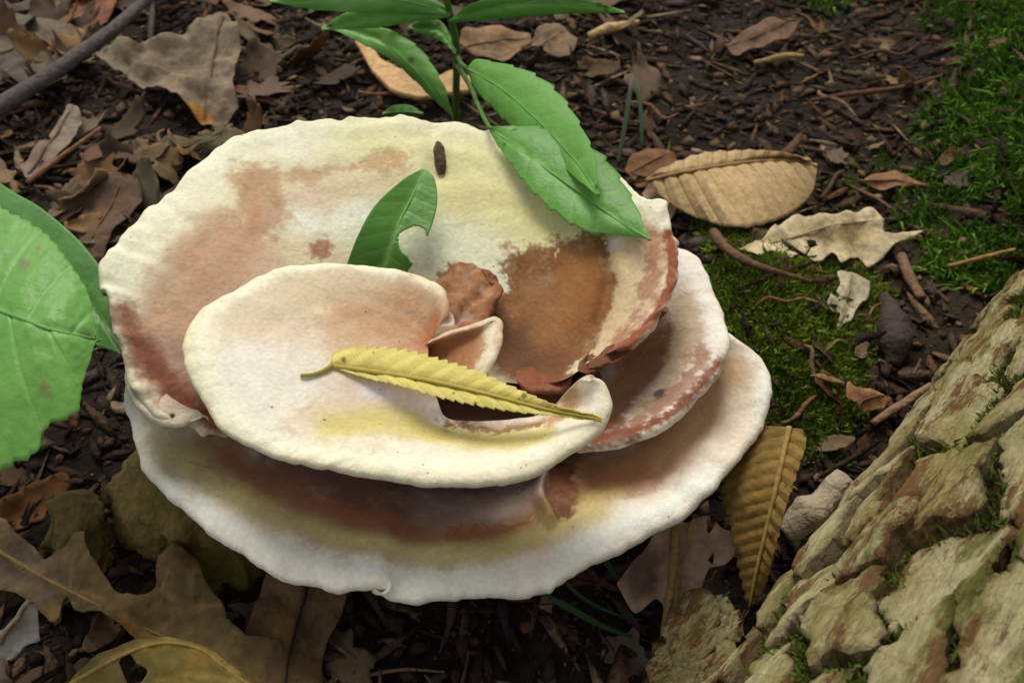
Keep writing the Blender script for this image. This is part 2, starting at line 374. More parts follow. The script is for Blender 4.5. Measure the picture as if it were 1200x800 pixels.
up_rim = [(262, 512, .66), (224, 499, .70), (200, 491, .75), (176, 471, .79), (156, 445, .83), (147, 415, .87), (137, 385, .91), (131, 352, .94), (121, 325, .97), (131, 298, .99), (160, 262, 1.01), (198, 228, 1.01), (230, 200, 1.01), (268, 172, 1.0), (330, 151, 1.0), (400, 141, 1.0), (470, 137, 1.0), (540, 140, 1.0), (566, 148, .99), (600, 156, .99), (660, 174, .98), (720, 208, .97), (752, 238, .98), (774, 240, .99), (782, 262, .96), (789, 300, .93), (786, 335, .91), (768, 372, .88), (738, 402, .85), (704, 416, .81)]
up_in = [(380, 470, .62), (390, 455, .64), (400, 445, .66), (420, 440, .67), (440, 435, .67), (460, 432, .67), (480, 430, .67), (500, 432, .67), (520, 436, .67), (545, 440, .67), (575, 445, .67), (605, 450, .67), (640, 450, .70), (662, 445, .735), (680, 432, .775), (692, 420, .80)]
cap('upper_cap', fungus, up_rim, up_in, lambda t: 0.16*t+0.84*(smooth(-0.15, 1.12, t)-smooth(-0.15, 1.12, 0))/(smooth(-0.15, 1.12, 1)-smooth(-0.15, 1.12, 0)), 720, 300, (0.034, 0.035),
    [(0, (242, 236, 212)), (.08, (240, 235, 212)), (.20, (234, 226, 198)), (.34, (222, 206, 178)), (.6, (214, 200, 168)), (1.0, (205, 190, 160))],
    [([(330, 240), (400, 240), (470, 230)], 60, (220, 202, 166), 40, 14, .8), ([(560, 200), (620, 240), (600, 280)], 50, (216, 208, 150), 40, 14, .7),
     ([(240, 230), (190, 280), (160, 320)], 20, (240, 232, 206), 18, 10, .6),
     ([(740, 270), (750, 320), (740, 370), (715, 400)], 34, (214, 188, 156), 12, 8, .95),
     ([(420, 165), (520, 175), (600, 215), (650, 260)], 38, (226, 218, 164), 40, 14, .75),
     ([(540, 225), (590, 265), (640, 270), (690, 262)], 34, (222, 212, 156), 30, 14, .75),
     ([(440, 265), (520, 290), (570, 300), (590, 330)], 36, (230, 230, 204), 26, 16, .85),
     ([(330, 255), (390, 262), (420, 250)], 22, (240, 238, 224), 18, 14, .8),
     ([(262, 280), (232, 320), (200, 350), (185, 390), (195, 430), (225, 460)], 40, (190, 144, 116), 22, 22, .85),
     ([(300, 300), (260, 350), (220, 390)], 34, (200, 160, 132), 26, 18, .8),
     ([(190, 405), (215, 440), (235, 455)], 18, (186, 150, 142), 18, 18, .6),
     ([(146, 362), (156, 395), (176, 428), (205, 458), (238, 482), (256, 500)], 15, (140, 78, 52), 10, 9, .92),
     ([(170, 420), (200, 455)], 14, (134, 74, 56), 12, 14, .6),
     ([(300, 215), (315, 245), (300, 255)], 27, (188, 142, 108), 12, 20, .85),
     ([(355, 205), (400, 200), (465, 186)], 13, (194, 152, 112), 10, 20, .8),
     ([(375, 292)], 13, (156, 98, 66), 6, 10, .9),
     ([(350, 230), (380, 240)], 14, (224, 196, 176), 12, 14, .6),
     ([(535, 320), (545, 350), (535, 380), (520, 400)], 26, (144, 96, 62), 6, 18, .95),
     ([(625, 320), (660, 322), (700, 305), (698, 350), (672, 395), (640, 405), (612, 395), (610, 365)], 37, (138, 90, 50), 7, 17, 1.0),
     ([(640, 430), (610, 425), (600, 410)], 30, (124, 80, 48), 10, 12, 1.0), ([(622, 345), (650, 360), (640, 390)], 16, (156, 112, 74), 14, 18, .7), ([(600, 400), (615, 430)], 12, (104, 68, 46), 10, 12, .7), ([(700, 330), (690, 380)], 10, (122, 74, 42), 9, 14, .6),
     ([(672, 318), (690, 345), (660, 375)], 18, (172, 112, 50), 22, 12, .5),
     ([(592, 290)], 9, (176, 134, 98), 5, 10, .9), ([(598, 312)], 7, (170, 128, 92), 4, 8, .8),
     ([(728, 290), (738, 325), (730, 362), (715, 392)], 15, (212, 186, 148), 5, 7, .95),
     ([(762, 275), (766, 320), (752, 362), (725, 398)], 13, (166, 110, 84), 9, 16, .85),
     ([(783, 268), (788, 302), (785, 335), (767, 371), (738, 401), (706, 415)], 7, (146, 74, 44), 4, 4, 1),
     ([(775, 310)], 6, (214, 190, 165), 4, 8, .8),
     ([(722, 282)], 12, (240, 226, 222), 8, 8, .8),
     ([(766, 248), (776, 256)], 15, (240, 226, 206), 5, 6, 1),
     ([(642, 447), (665, 442)], 8, (136, 76, 52), 5, 5, .9)],
    wav=0.010, flute=0.009, zamp=0.007, seed=300, speck=40, under=(126, 78, 52),
    folds=[([(640, 300, .8), (690, 330, .75), (660, 380, .66)], 40, 0.02), ([(705, 300, .82), (712, 350, .78), (700, 390, .74)], 9, -0.02), ([(600, 330, .74), (600, 370, .68)], 12, -.02), ([(510, 150, .98), (514, 200, .93)], 16, -.02)])

front_rim = [(514, 378, .93), (520, 364, .95), (521, 350, .96), (515, 336, .97), (490, 318, .98), (450, 308, .98), (390, 303, .98), (345, 306, .98), (308, 318, .97), (270, 340, .96), (236, 362, .95), (219, 392, .94), (222, 425, .93), (236, 457, .91), (262, 494, .89), (300, 520, .87), (350, 535, .86), (420, 546, .85), (500, 556, .845), (560, 557, .845), (620, 545, .855), (668, 521, .87), (700, 498, .89), (711, 472, .92), (706, 449, .95), (694, 440, .965), (684, 442, .962)]
front_in = [(504, 404, .85), (503, 405, .85), (502, 406, .85), (502, 407, .85), (502, 408, .85), (502, 410, .85), (502, 412, .85), (502, 415, .85), (502, 419, .85), (503, 424, .85), (504, 430, .845), (505, 437, .84), (506, 445, .835), (508, 453, .825), (510, 461, .81), (513, 470, .795), (516, 479, .78), (520, 487, .76), (530, 492, .75), (545, 493, .75), (565, 493, .75), (588, 492, .76), (606, 490, .77), (618, 489, .77), (628, 487, .78), (638, 484, .79), (644, 478, .81)]
cap('front_cap', fungus, front_rim, front_in, lambda t: smooth(-0.1, 1.1, t), 620, 190, (0.040, 0.07),
    [(0, (242, 230, 200)), (.03, (246, 238, 214)), (.10, (242, 232, 212)), (.2, (238, 226, 206)), (.35, (230, 212, 190)), (.6, (222, 198, 174))],
    [([(330, 335), (420, 330), (490, 345)], 13, (228, 206, 178), 12, 10, .7),
     ([(290, 375), (340, 352), (410, 345)], 26, (220, 194, 162), 20, 18, .7), ([(330, 395), (400, 375)], 18, (226, 200, 176), 16, 18, .6),
     ([(420, 385), (470, 365), (500, 372), (480, 392)], 40, (202, 156, 118), 24, 22, .9),
     ([(512, 378), (506, 392), (500, 402)], 10, (192, 124, 84), 9, 8, .9),
     ([(430, 420), (400, 400)], 20, (224, 196, 166), 18, 14, .6),
     ([(350, 440), (330, 470), (300, 440)], 40, (240, 234, 228), 24, 14, .6),
     ([(380, 478), (350, 490)], 16, (226, 200, 168), 14, 16, .7),
     ([(390, 500), (450, 492), (500, 505), (570, 516), (630, 512)], 19, (220, 202, 122), 13, 10, .9),
     ([(430, 458), (470, 463), (500, 475), (516, 489)], 10, (234, 222, 228), 7, 4, .9),
     ([(526, 498), (560, 500), (600, 501), (632, 497)], 6, (146, 104, 62), 4, 9, .9),
     ([(560, 492), (610, 490), (640, 488)], 6, (228, 212, 204), 5, 6, .7),
     ([(648, 492), (665, 478), (672, 462)], 8, (192, 142, 104), 7, 10, .85),
     ([(690, 460), (694, 480)], 10, (240, 230, 218), 8, 6, .8),
     ([(460, 530), (560, 540), (640, 525)], 9, (246, 236, 216), 8, 6, .7)],
    wav=0.006, flute=0.004, zamp=0.004, seed=400, curl=0.012, speck=24)

cap('flap', fungus, [(508, 398, .90), (520, 394, .905), (538, 389, .915), (560, 384, .925), (583, 379, .935), (582, 398, .925), (577, 416, .91), (568, 434, .89), (556, 452, .86), (540, 468, .83)],
    [(488, 408, .82), (486, 411, .81), (485, 415, .80), (484, 420, .80), (484, 428, .79), (485, 436, .785), (487, 446, .78), (490, 456, .77)], lambda t: t**0.9, 160, 70, (0.022, 0.05),
    [(0, (226, 200, 168)), (.012, (206, 168, 130)), (.05, (190, 142, 104)), (.12, (174, 120, 84)), (.4, (156, 100, 66))],
    [([(578, 385), (574, 410), (562, 438)], 10, (238, 224, 200), 6, 8, .9), ([(520, 405), (545, 400)], 12, (176, 118, 82), 8, 10, .8)], wav=0.010, zamp=0.005, seed=500, speck=3)
cap('inner_fold', fungus, [(514, 404, .79), (526, 396, .79), (540, 386, .795), (556, 386, .80), (566, 384, .805), (570, 368, .82), (577, 354, .835), (586, 336, .845), (582, 326, .84), (570, 318, .835)],
    [(500, 370, .785), (504, 350, .79), (512, 332, .80), (524, 318, .81), (534, 310, .815), (544, 306, .82), (554, 306, .822), (562, 310, .826)], lambda t: smooth(0, 1, t), 150, 70, (0.02, 0.03),
    [(0, (138, 84, 56)), (.012, (156, 96, 66)), (.04, (168, 118, 84)), (.10, (152, 102, 66)), (.2, (150, 98, 64))],
    [([(530, 330), (550, 336)], 14, (150, 98, 60), 10, 16, .8), ([(525, 385), (545, 372)], 9, (184, 152, 136), 6, 14, .6), ([(545, 356), (572, 344)], 5, (196, 146, 110), 5, 10, .6)], wav=0.014, zamp=0.030, seed=600, speck=3, under=(130, 76, 52),
    folds=[([(535, 372, .8), (560, 345, .82)], 6, -.02)])
cap('inner_ledge', fungus, [(604, 446, .715), (612, 453, .71), (626, 457, .705), (640, 456, .705), (654, 455, .71), (664, 449, .715), (674, 440, .72)],
    [(606, 434, .69), (613, 432, .69), (626, 431, .69), (640, 431, .69), (654, 430, .695), (668, 430, .71)], lambda t: 1-(1-t)**2, 150, 60, (0.03, 0.05),
    [(0, (150, 94, 68)), (.015, (150, 86, 60)), (.045, (138, 84, 52)), (.1, (134, 80, 44))], [([(622, 436)], 6, (146, 84, 56), 4, 8, .8), ([(650, 440)], 5, (120, 72, 46), 4, 8, .8)], wav=0.02, zamp=0.022, seed=700, speck=3, under=(96, 62, 44))
cap('ragged_edge', fungus, [(150, 428, .80), (152, 445, .79), (158, 462, .78), (172, 482, .765), (190, 492, .755), (210, 495, .745), (224, 492, .74), (238, 488, .74), (246, 494, .73)],
    [(176, 440, .80), (186, 452, .79), (196, 462, .785), (208, 470, .78), (220, 476, .77), (232, 480, .76)], lambda t: t, 170, 50, (0.05, 0.05),
    [(0, (236, 220, 196)), (.05, (226, 204, 186)), (.12, (196, 146, 120)), (.2, (170, 96, 68))], [([(180, 483)], 3, (70, 44, 32), 1.5, 2, 1), ([(202, 487)], 3.5, (60, 40, 30), 1.5, 2, 1)], wav=0.022, zamp=0.010, seed=800, speck=4, under=(190, 150, 120))

# the stalk all the caps grow from
ns_, nr_ = 72, 40
c0 = P(540, 450, 0.45); th_ = np.linspace(0, 2*math.pi, ns_, endpoint=False); rows = []
for i in range(nr_):
    f = i/(nr_-1); z = -0.12 + f*0.66; r = 0.40 - 0.12*math.sin(f*math.pi) + 0.02*f
    rows.append(np.stack([c0[0]+r*1.15*np.cos(th_), c0[1]-0.02+r*np.sin(th_), np.full(ns_, z)], -1))
V = np.array(rows); V += (0.06*fbm(V, 5, 4, 41))[..., None]*np.stack([np.cos(th_), np.sin(th_), 0*th_], -1)[None]
Vf = np.concatenate([V.reshape(-1, 3), [[c0[0], c0[1], 0.5]]]); F = grid_faces(nr_, ns_, True).tolist()
F += [[(nr_-1)*ns_+i, (nr_-1)*ns_+(i+1) % ns_, nr_*ns_] for i in range(ns_)]
mesh_obj('stalk', Vf, F, M['fungus'], fungus, lin((92, 62, 44))[None]*(1+0.5*fbm(Vf, 9, 4, 43))[:, None])

# ------------------------------------------------------------------ leaf builders
def leaf_sheet(name, left, mid, right, mat, parent, c_blade, c_vein, ns=90, nt2=14, teeth=0, tooth=0.0, veins=8, vdepth=0.004, bulge=0.0, bite=None, spots=0, spotc=(120, 90, 40), edgec=None, seed=0, mottle=0.15, thick=0.004, ragged=0.0, fine=0.0, spot_r=1.0):
    """a leaf blade between its two edges and its midrib (world points), with raised midrib line, side veins and toothed edge"""
    left, mid, right = [np.asarray(a, float) for a in (left, mid, right)]
    x = arcparams(mid, ns); s = np.linspace(0, 1, ns)
    Lw = crom(left, arcparams(left, ns)); Mw = crom(mid, x); Rw = crom(right, arcparams(right, ns))
    t = np.concatenate([-np.linspace(1, 0, nt2+1), np.linspace(0, 1, nt2+1)[1:]])
    nc = len(t); V = np.zeros((ns, nc, 3))
    tw = np.ones(ns)
    if teeth:
        ph = (s*teeth) % 1.0; tw = 1 + tooth*(ph-0.5)*smooth(0.04, 0.15, s)
    wl, wr = np.linalg.norm(Lw-Mw, axis=1), np.linalg.norm(Rw-Mw, axis=1)
    for j, tj in enumerate(t):
        E = Lw if tj < 0 else Rw
        f = abs(tj)*(1 + (tw-1)*abs(tj)**4)
        if ragged:
            f = f*(1 + ragged*abs(tj)**3*fbm(E*1.0, 9, 3, seed+2))
        V[:, j] = Mw + (E-Mw)*np.asarray(f)[:, None]
    du = np.gradient(V, axis=0); dv = np.gradient(V, axis=1); n = np.cross(du, dv); n /= np.linalg.norm(n, axis=-1, keepdims=True)+1e-9
    n = np.where((n @ (CAM-Mw[ns//2]))[..., None] < 0, -n, n)
    width = np.where(t[None] < 0, wl[:, None], wr[:, None]); at = np.abs(t)[None]
    ph = s[:, None]*veins - at*width/np.max(width)*1.1*veins/8 + np.where(t[None] < 0, 0.5, 0.0)
    fr = np.abs((ph % 1.0)-0.5)*2                                  # 1 on a vein, 0 between
    vr = smooth(0.86, 1.0, fr)*(1-0.55*at)*smooth(0.0, 0.05, s)[:, None]
    mr_ = np.exp(-(at*width/0.012)**2)
    V += n*((bulge*np.sin(np.pi*at)*np.minimum(width/np.max(width), 1) - vdepth*vr*1.0 + vdepth*0.9*np.sin(fr*math.pi*0.5)*-1*(at > 0.03) - vdepth*1.5*mr_)[..., None])
    V += n*(0.012*fbm(V, 5, 3, seed)[..., None])*(1 if vdepth else 0.5)
    if fine: V += n*(fine*fbm(V, 40, 3, seed+4)[..., None])
    Vf = V.reshape(-1, 3); F = grid_faces(ns, nc)
    no = fbm(Vf, 9, 4, seed+1)
    C = lin(c_blade)[None]*(1+mottle*no[:, None])
    k = np.clip(0.75*vr + 0.9*mr_, 0, 1).reshape(-1, 1); C = C*(1-k) + lin(c_vein)*k
    if edgec is not None:
        e = (smooth(0.8, 1.0, at+0*s[:, None]).reshape(-1)*np.clip(0.6+1.2*no, 0, 1))[:, None]; C = C*(1-e) + lin(edgec)*e
    rr = np.random.default_rng(seed+9)
    for _ in range(spots):
        q = rr.integers(0, len(Vf)); d = np.linalg.norm(Vf-Vf[q], axis=1); e = (1-smooth(0.3, 1.0, d/(spot_r*(0.006+0.02*rr.random()**2))))[:, None]*0.85; C = C*(1-e) + lin(spotc)*e
    if bite is not None:
        cen = Vf[F].mean(1); keep = np.ones(len(F), bool)
        for (p, r) in bite:
            d = np.linalg.norm(cen-np.asarray(p), axis=1)*(1+0.35*fbm(cen, 16, 2, seed+5)); keep &= d > r
        F = F[keep]
    o = mesh_obj(name, Vf, F, mat, parent, np.clip(C, 0.003, 0.9))
    m = o.modifiers.new('thickness', 'SOLIDIFY'); m.thickness = thick; m.offset = -1
    return o

def cdt_mesh(outline, holes, step, seed=0):
    """triangles inside an outline (N,2), with holes"""
    pts = [Vector(p) for p in outline]; edges = [(i, (i+1) % len(outline)) for i in range(len(outline))]
    for h in holes:
        o = len(pts); pts += [Vector(p) for p in h]; edges += [(o+i, o+(i+1) % len(h)) for i in range(len(h))]
    a = np.asarray(outline); lo, hi = a.min(0), a.max(0)
    rr = np.random.default_rng(seed); k = 0
    for yy in np.arange(lo[1], hi[1], step*0.87):
        k += 1
        for xx in np.arange(lo[0]+(k % 2)*step/2, hi[0], step):
            pts.append(Vector((xx+rr.uniform(-.2, .2)*step, yy+rr.uniform(-.2, .2)*step)))
    v, e, f, *_ = delaunay_2d_cdt(pts, edges, [], 1, 1e-6)
    v = np.array([list(p) for p in v]); f = [list(q) for q in f]
    for h in holes:
        h = np.asarray(h)[:, :2]; keep = []
        for q in f:
            c = v[q].mean(0); a, b = h, np.roll(h, -1, 0)
            cr = ((a[:, 1] > c[1]) != (b[:, 1] > c[1])) & (c[0] < (b[:, 0]-a[:, 0])*(c[1]-a[:, 1])/(b[:, 1]-a[:, 1]+1e-12)+a[:, 0])
            if cr.sum() % 2 == 0: keep.append(q)
        f = keep
    return v, f
def dense(outline, step, jag, seed, close=True, spline=True):
    p = np.asarray(outline, float)
    if close: p = np.concatenate([p, p[:1]])
    L = np.sum(np.linalg.norm(np.diff(p, axis=0), axis=1)); n = max(12, int(L/step))
    if spline:
        x = arcparams(p, n+1)[:-1]; q = crom(p, x); q = 0.6*q + 0.4*np.stack([np.interp(x, np.arange(len(p)), p[:, k]) for k in range(p.shape[1])], -1)
    else:
        x = np.linspace(0, len(p)-1, n+1)[:-1]; q = np.stack([np.interp(x, np.arange(len(p)), p[:, k]) for k in range(p.shape[1])], -1)
    pz = np.concatenate([q[:, :2], np.zeros((len(q), 1))], -1)
    j = jag*np.stack([fbm(pz, 9, 3, seed), fbm(pz, 9, 3, seed+7)], -1)
    q[:, :2] += j
    return q
def poly_leaf(name, outline, mat, parent, color, ctrl=(), holes=(), veins=(), c_vein=(90, 70, 50), vdepth=0.008, step=0.015, jag=0.014, wave=0.03, seed=0, blot=(), world=None, thick=0.004, mottle=0.3, edge_dark=None):
    """a dead leaf from its outline (photo u, v and height over the ground), lying in space with waves, holes and veins"""
    conv = (lambda q: PG(*q)) if world is None else world
    O = np.array([conv(q) for q in outline]); Cc = np.array([conv(q) for q in ctrl]) if len(ctrl) else np.zeros((0, 3))
    A = np.concatenate([O, Cc])
    def zf(p):
        d = np.linalg.norm(p[:, None, :2]-A[None, :, :2], axis=2)**2 + 1.5e-3; w_ = 1/d**1.3
        return (w_*A[None, :, 2]).sum(1)/w_.sum(1)
    def onleaf(u, v):
        z = float(A[:, 2].mean())
        for _ in range(5): p = P(u, v, z); z = float(zf(p[None])[0])
        return P(u, v, z)
    Od = dense(O, step*0.45, jag, seed)
    Hd = [dense(np.array([onleaf(*q)[:2] for q in h]), step*0.45, jag*0.7, seed+3) for h in holes]
    v2, F = cdt_mesh(Od[:, :2], Hd, step, seed)
    V = np.concatenate([v2, np.zeros((len(v2), 1))], 1); V[:, 2] = zf(V)
    V[:, 2] += wave*fbm(V*[1, 1, 0], 4.5, 3, seed+11) + wave*.45*(np.abs(fbm(V*[1, 1, 0], 7, 3, seed+13))-.2) + .006*fbm(V*[1, 1, 0], 34, 2, seed+14)
    no = fbm(V, 7, 4, seed+12); nf_ = fbm(V, 26, 3, seed+15); C = lin(color)[None]*(1+mottle*no[:, None]+.35*mottle*nf_[:, None])
    yk = (smooth(.25, .5, fbm(V, 11, 3, seed+16))*.45)[:, None]; C = C*(1-yk) + np.clip(lin(color)*[1.5, 1.3, .85], 0, .8)*yk
    dk = (smooth(.34, .5, fbm(V, 18, 3, seed+17))*.6)[:, None]; C = C*(1-dk*.6)
    for (pts, rad, c, op) in blot:
        W = np.array([onleaf(*q) for q in pts]); d = segdist(V[:, :2], W[:, :2])/pxw(W[0])
        m = ((1-smooth(rad*0.5, rad*1.4, d*(1+0.7*no)))*op)[:, None]; C = C*(1-m)+lin(c)*m
    for k, vl in enumerate(veins):
        W = np.array([onleaf(*q) for q in vl]); W = crom(W, np.linspace(0, len(W)-1, 6*len(W)))
        d = segdist(V[:, :2], W[:, :2]); wd = 0.011 if k == 0 else 0.007
        m = np.exp(-(d/wd)**2)
        V[:, 2] += vdepth*(1.0 if k == 0 else 0.5)*m - vdepth*0.8*np.exp(-(d/(wd*5))**2)
        C = C*(1-0.7*m[:, None]) + lin(c_vein)*0.7*m[:, None]
    o = mesh_obj(name, V, F, mat, parent, np.clip(C, 0.003, 0.9))
    md = o.modifiers.new('thickness', 'SOLIDIFY'); md.thickness = thick; md.offset = 0
    return o

def W3(pts): return np.array([P(*p) for p in pts])
def G3(pts): return np.array([PG(*p) for p in pts])

# ------------------------------------------------------------------ the seedling behind the fungus
gp = PG(534, 150, 0.0)
seedling = empty('seedling', gp, 'young green seedling with toothed leaves growing behind the fungus', 'plant')
tube('stem', [gp, P(534, 125, .25), P(535, 60, .75), P(528, 20, 1.0), P(520, -12, 1.2)], [.024, .02, .018, .015, .012], M['green'], seedling, 10, lin((96, 132, 52)))
G1, GV = (110, 170, 70), (126, 184, 84)
def gleaf(left, mid, right, **k):
    kw = dict(teeth=9, tooth=0.10, veins=7, vdepth=0.0018, bulge=0.008, mottle=0.14, thick=0.004, ns=110, spots=3, spotc=(70, 90, 40)); kw.update(k)
    lf = leaf_sheet('leaf', W3(left), W3(mid), W3(right), M['green'], seedling, kw.pop('c', G1), kw.pop('cv', GV), **kw)
    m = W3(mid); tube('midrib', m - [0, 0, 0.004], np.linspace(.0045, .002, len(m)), M['green'], lf, 6, lin((104, 172, 84)))
    return lf
gleaf([(548, 80, 1.02), (565, 70, 1.06), (640, 95, 1.12), (690, 165, 1.12), (700, 226, 1.10)], [(545, 78, 1.02), (590, 105, 1.05), (640, 150, 1.07), (680, 195, 1.08), (701, 228, 1.10)], [(547, 82, 1.0), (558, 105, .98), (600, 150, .98), (650, 190, 1.02), (700, 228, 1.10)], seed=1)
gleaf([(572, 148, 1.04), (640, 150, 1.07), (700, 178, 1.06), (735, 220, 1.04), (762, 281, 1.0)], [(575, 150, 1.03), (630, 190, 1.03), (680, 225, 1.02), (725, 258, 1.0), (762, 281, 1.0)], [(573, 153, 1.02), (590, 180, 1.0), (625, 225, .99), (680, 268, .97), (730, 276, .97), (762, 281, 1.0)], seed=2, c=(104, 164, 68))
gleaf([(380, 28, .98), (440, 30, 1.02), (490, 55, .98), (520, 100, .9), (531, 138, .78)], [(378, 27, .98), (440, 45, .98), (480, 75, .94), (510, 110, .86), (531, 138, .78)], [(379, 30, .98), (425, 52, .96), (460, 72, .92), (500, 110, .82), (531, 138, .78)], seed=3, c=(112, 170, 74))
gleaf([(528, 22, 1.02), (560, 2, 1.14), (630, -10, 1.2), (690, 0, 1.2), (731, 13, 1.18)], [(526, 24, 1.02), (580, 8, 1.12), (640, 2, 1.16), (690, 6, 1.18), (732, 14, 1.18)], [(527, 28, 1.0), (580, 22, 1.06), (640, 18, 1.1), (690, 16, 1.14), (732, 15, 1.18)], seed=4, c=(104, 164, 68), teeth=0)
gleaf([(528, 12, 1.04), (470, -20, 1.22), (400, -25, 1.28), (350, -10, 1.28), (315, -2, 1.26)], [(527, 14, 1.04), (470, 0, 1.18), (410, -4, 1.22), (360, 0, 1.24), (316, 0, 1.26)], [(527, 17, 1.04), (470, 14, 1.12), (410, 14, 1.16), (360, 10, 1.2), (316, 2, 1.26)], seed=5, c=(118, 176, 88))
gleaf([(528, 16, 1.03), (480, 8, 1.1), (440, 6, 1.12), (400, 18, 1.1), (378, 34, 1.06)], [(527, 18, 1.03), (480, 16, 1.07), (440, 20, 1.08), (405, 27, 1.07), (377, 35, 1.06)], [(527, 20, 1.02), (480, 26, 1.03), (440, 32, 1.04), (405, 34, 1.05), (377, 36, 1.06)], seed=6, c=(108, 168, 76), teeth=0)
gleaf([(534, 60, .8), (520, 30, .86), (505, 22, .9), (490, 25, .9), (480, 32, .88)], [(534, 62, .8), (518, 40, .84), (503, 33, .86), (490, 32, .87), (479, 33, .88)], [(534, 64, .8), (518, 50, .82), (503, 44, .83), (490, 40, .85), (479, 34, .88)], seed=7, c=(88, 140, 58), teeth=0)

tube('leaf_stalk', [P(536, 66, .72), P(540, 74, .90), P(546, 79, 1.01)], [.012, .010, .008], M['green'], seedling, 8, lin((96, 140, 60)))
tube('leaf_stalk', [P(535, 75, .65), P(550, 100, .85), P(564, 132, .98), P(574, 150, 1.03)], [.012, .010, .009, .008], M['green'], seedling, 8, lin((96, 140, 60)))
lf = leaf_sheet('seedling_leaf', W3([(448, 132, .6), (460, 124, .64), (480, 123, .64), (496, 132, .62)]), W3([(448, 134, .6), (465, 132, .62), (480, 132, .62), (496, 134, .62)]), W3([(448, 136, .58), (465, 142, .56), (480, 142, .56), (496, 136, .6)]), M['green'], None, (86, 148, 60), (120, 170, 90), ns=40, veins=5, vdepth=.002, seed=12)
tag(lf, 'tiny green leaf peeping out from behind the rim of the fungus', 'leaf')
sp_ = G3([(474, 150, 0)])[0]
tube('stalk', [P(474, 138, .58), (P(474, 138, .58)+sp_)/2, sp_], .006, M['green'], lf, 6, lin((80, 120, 50)))

# bitten green leaf standing in the cup of the fungus
bl = empty('bitten_leaf', P(455, 300, .80), 'short green leaf with a bitten edge standing in the cup of the fungus', 'leaf')
bmid = [(497, 199, 1.02), (485, 225, .99), (470, 255, .95), (458, 285, .90), (448, 318, .83)]
lf = leaf_sheet('blade', W3([(495, 198, 1.02), (470, 212, 1.02), (440, 240, 1.0), (420, 275, .95), (404, 318, .86)]), W3(bmid), W3([(500, 199, 1.02), (510, 212, 1.01), (511, 245, .97), (496, 290, .9), (476, 320, .82)]), M['green'], bl, (92, 150, 56), (130, 184, 88),
                ns=90, nt2=20, teeth=0, veins=7, vdepth=.0012, seed=21, bite=[(P(484, 283, .91), .055), (P(494, 296, .88), .05)], spots=1, spotc=(140, 110, 70))
tube('midrib', W3(bmid)-[0, 0, .003], [.004, .004, .005, .005, .005], M['green'], bl, 6, lin((130, 186, 100)))
tube('bark_chip', [on_cap('upper_cap', 517, 206, .006), on_cap('upper_cap', 516, 195, .018), on_cap('upper_cap', 515, 182, .018), on_cap('upper_cap', 513, 170, .008)], [.012, .026, .026, .010], M['wood'], None, 9, lin((92, 74, 60)), wob=.5, seed=4)
tag(bpy.data.objects['bark_chip'], 'small dark brown bark chip stuck in the cream cup of the fungus', 'bark chip')

# yellow leaf lying across the front cap
yl = empty('yellow_leaf', P(545, 450, .9), 'narrow toothed yellow leaf lying across the fungus', 'leaf')
ymid = [(388, 428, .886), (430, 434, .885), (500, 445, .90), (570, 461, .915), (640, 479, .912), (705, 491, .902)]
lf = leaf_sheet('blade', W3([(388, 424, .893), (392, 412, .905), (420, 406, .912), (480, 411, .925), (550, 431, .937), (620, 461, .932), (664, 480, .92), (706, 491, .902)]), W3(ymid), W3([(388, 430, .884), (420, 440, .879), (480, 456, .885), (540, 471, .897), (600, 482, .902), (650, 487, .905), (706, 492, .902)]), M['yellow'], yl, (240, 226, 128), (206, 188, 96),
                ns=340, nt2=12, teeth=27, tooth=0.16, veins=13, vdepth=.0028, bulge=.006, seed=31, spot_r=.55, spots=14, spotc=(126, 100, 52), mottle=.10, edgec=(214, 196, 96))
tube('midrib', W3(ymid)-[0, 0, .001], [.007, .007, .006, .005, .004, .002], M['yellow'], yl, 6, lin((196, 178, 84)))
tube('stalk', W3([(352, 440, .892), (365, 439, .888), (378, 435, .886), (390, 428, .886)]), [.006, .006, .007, .008], M['yellow'], yl, 8, lin((170, 150, 60)))

# broad green leaves reaching in beside the fungus
bp_ = G3([(-60, 500, 0)])[0]
broad = empty('broadleaf_plant', bp_, 'broad leaved green plant reaching over the soil beside the fungus', 'plant')
bmr = W3([(-110, 330, 1.0), (-50, 345, 1.08), (10, 365, 1.13), (55, 382, 1.13), (90, 390, 1.10), (113, 394, 1.07)])
lf1 = leaf_sheet('leaf', W3([(-110, 290, 1.0), (-60, 195, 1.14), (0, 241, 1.16), (48, 268, 1.16), (85, 312, 1.14), (106, 350, 1.11), (113, 393, 1.07)]), bmr,
                 W3([(-110, 400, 1.0), (-60, 620, .80), (0, 552, .92), (40, 532, .95), (55, 500, .98), (90, 484, 1.0), (97, 450, 1.02), (108, 415, 1.05), (113, 395, 1.07)]), M['green'], broad, (120, 180, 82), (146, 200, 108),
                 ns=170, nt2=24, teeth=26, tooth=.035, veins=6, vdepth=.006, bulge=.03, seed=41, spots=8, spotc=(150, 130, 90), fine=.005)
tube('midrib', bmr-[0, 0, .010], [.009, .008, .007, .006, .004, .002], M['green'], lf1, 6, lin((122, 184, 96)))
lf2 = leaf_sheet('leaf', W3([(-60, 160, .86), (0, 214, .92), (50, 245, .94), (100, 290, .92), (135, 345, .86), (146, 412, .80)]), W3([(-60, 230, .84), (0, 262, .88), (60, 310, .88), (100, 350, .85), (130, 390, .82), (146, 414, .80)]), W3([(-60, 330, .78), (0, 360, .8), (60, 385, .8), (100, 400, .8), (130, 410, .8), (146, 416, .80)]), M['green'], broad, (96, 152, 74), (124, 178, 98),
                 ns=110, teeth=0, veins=6, vdepth=.005, bulge=.01, seed=42)
tube('stem', [bp_, P(-90, 420, .5), P(-110, 330, 1.0)], [.03, .026, .018], M['green'], broad, 9, lin((96, 130, 58)))
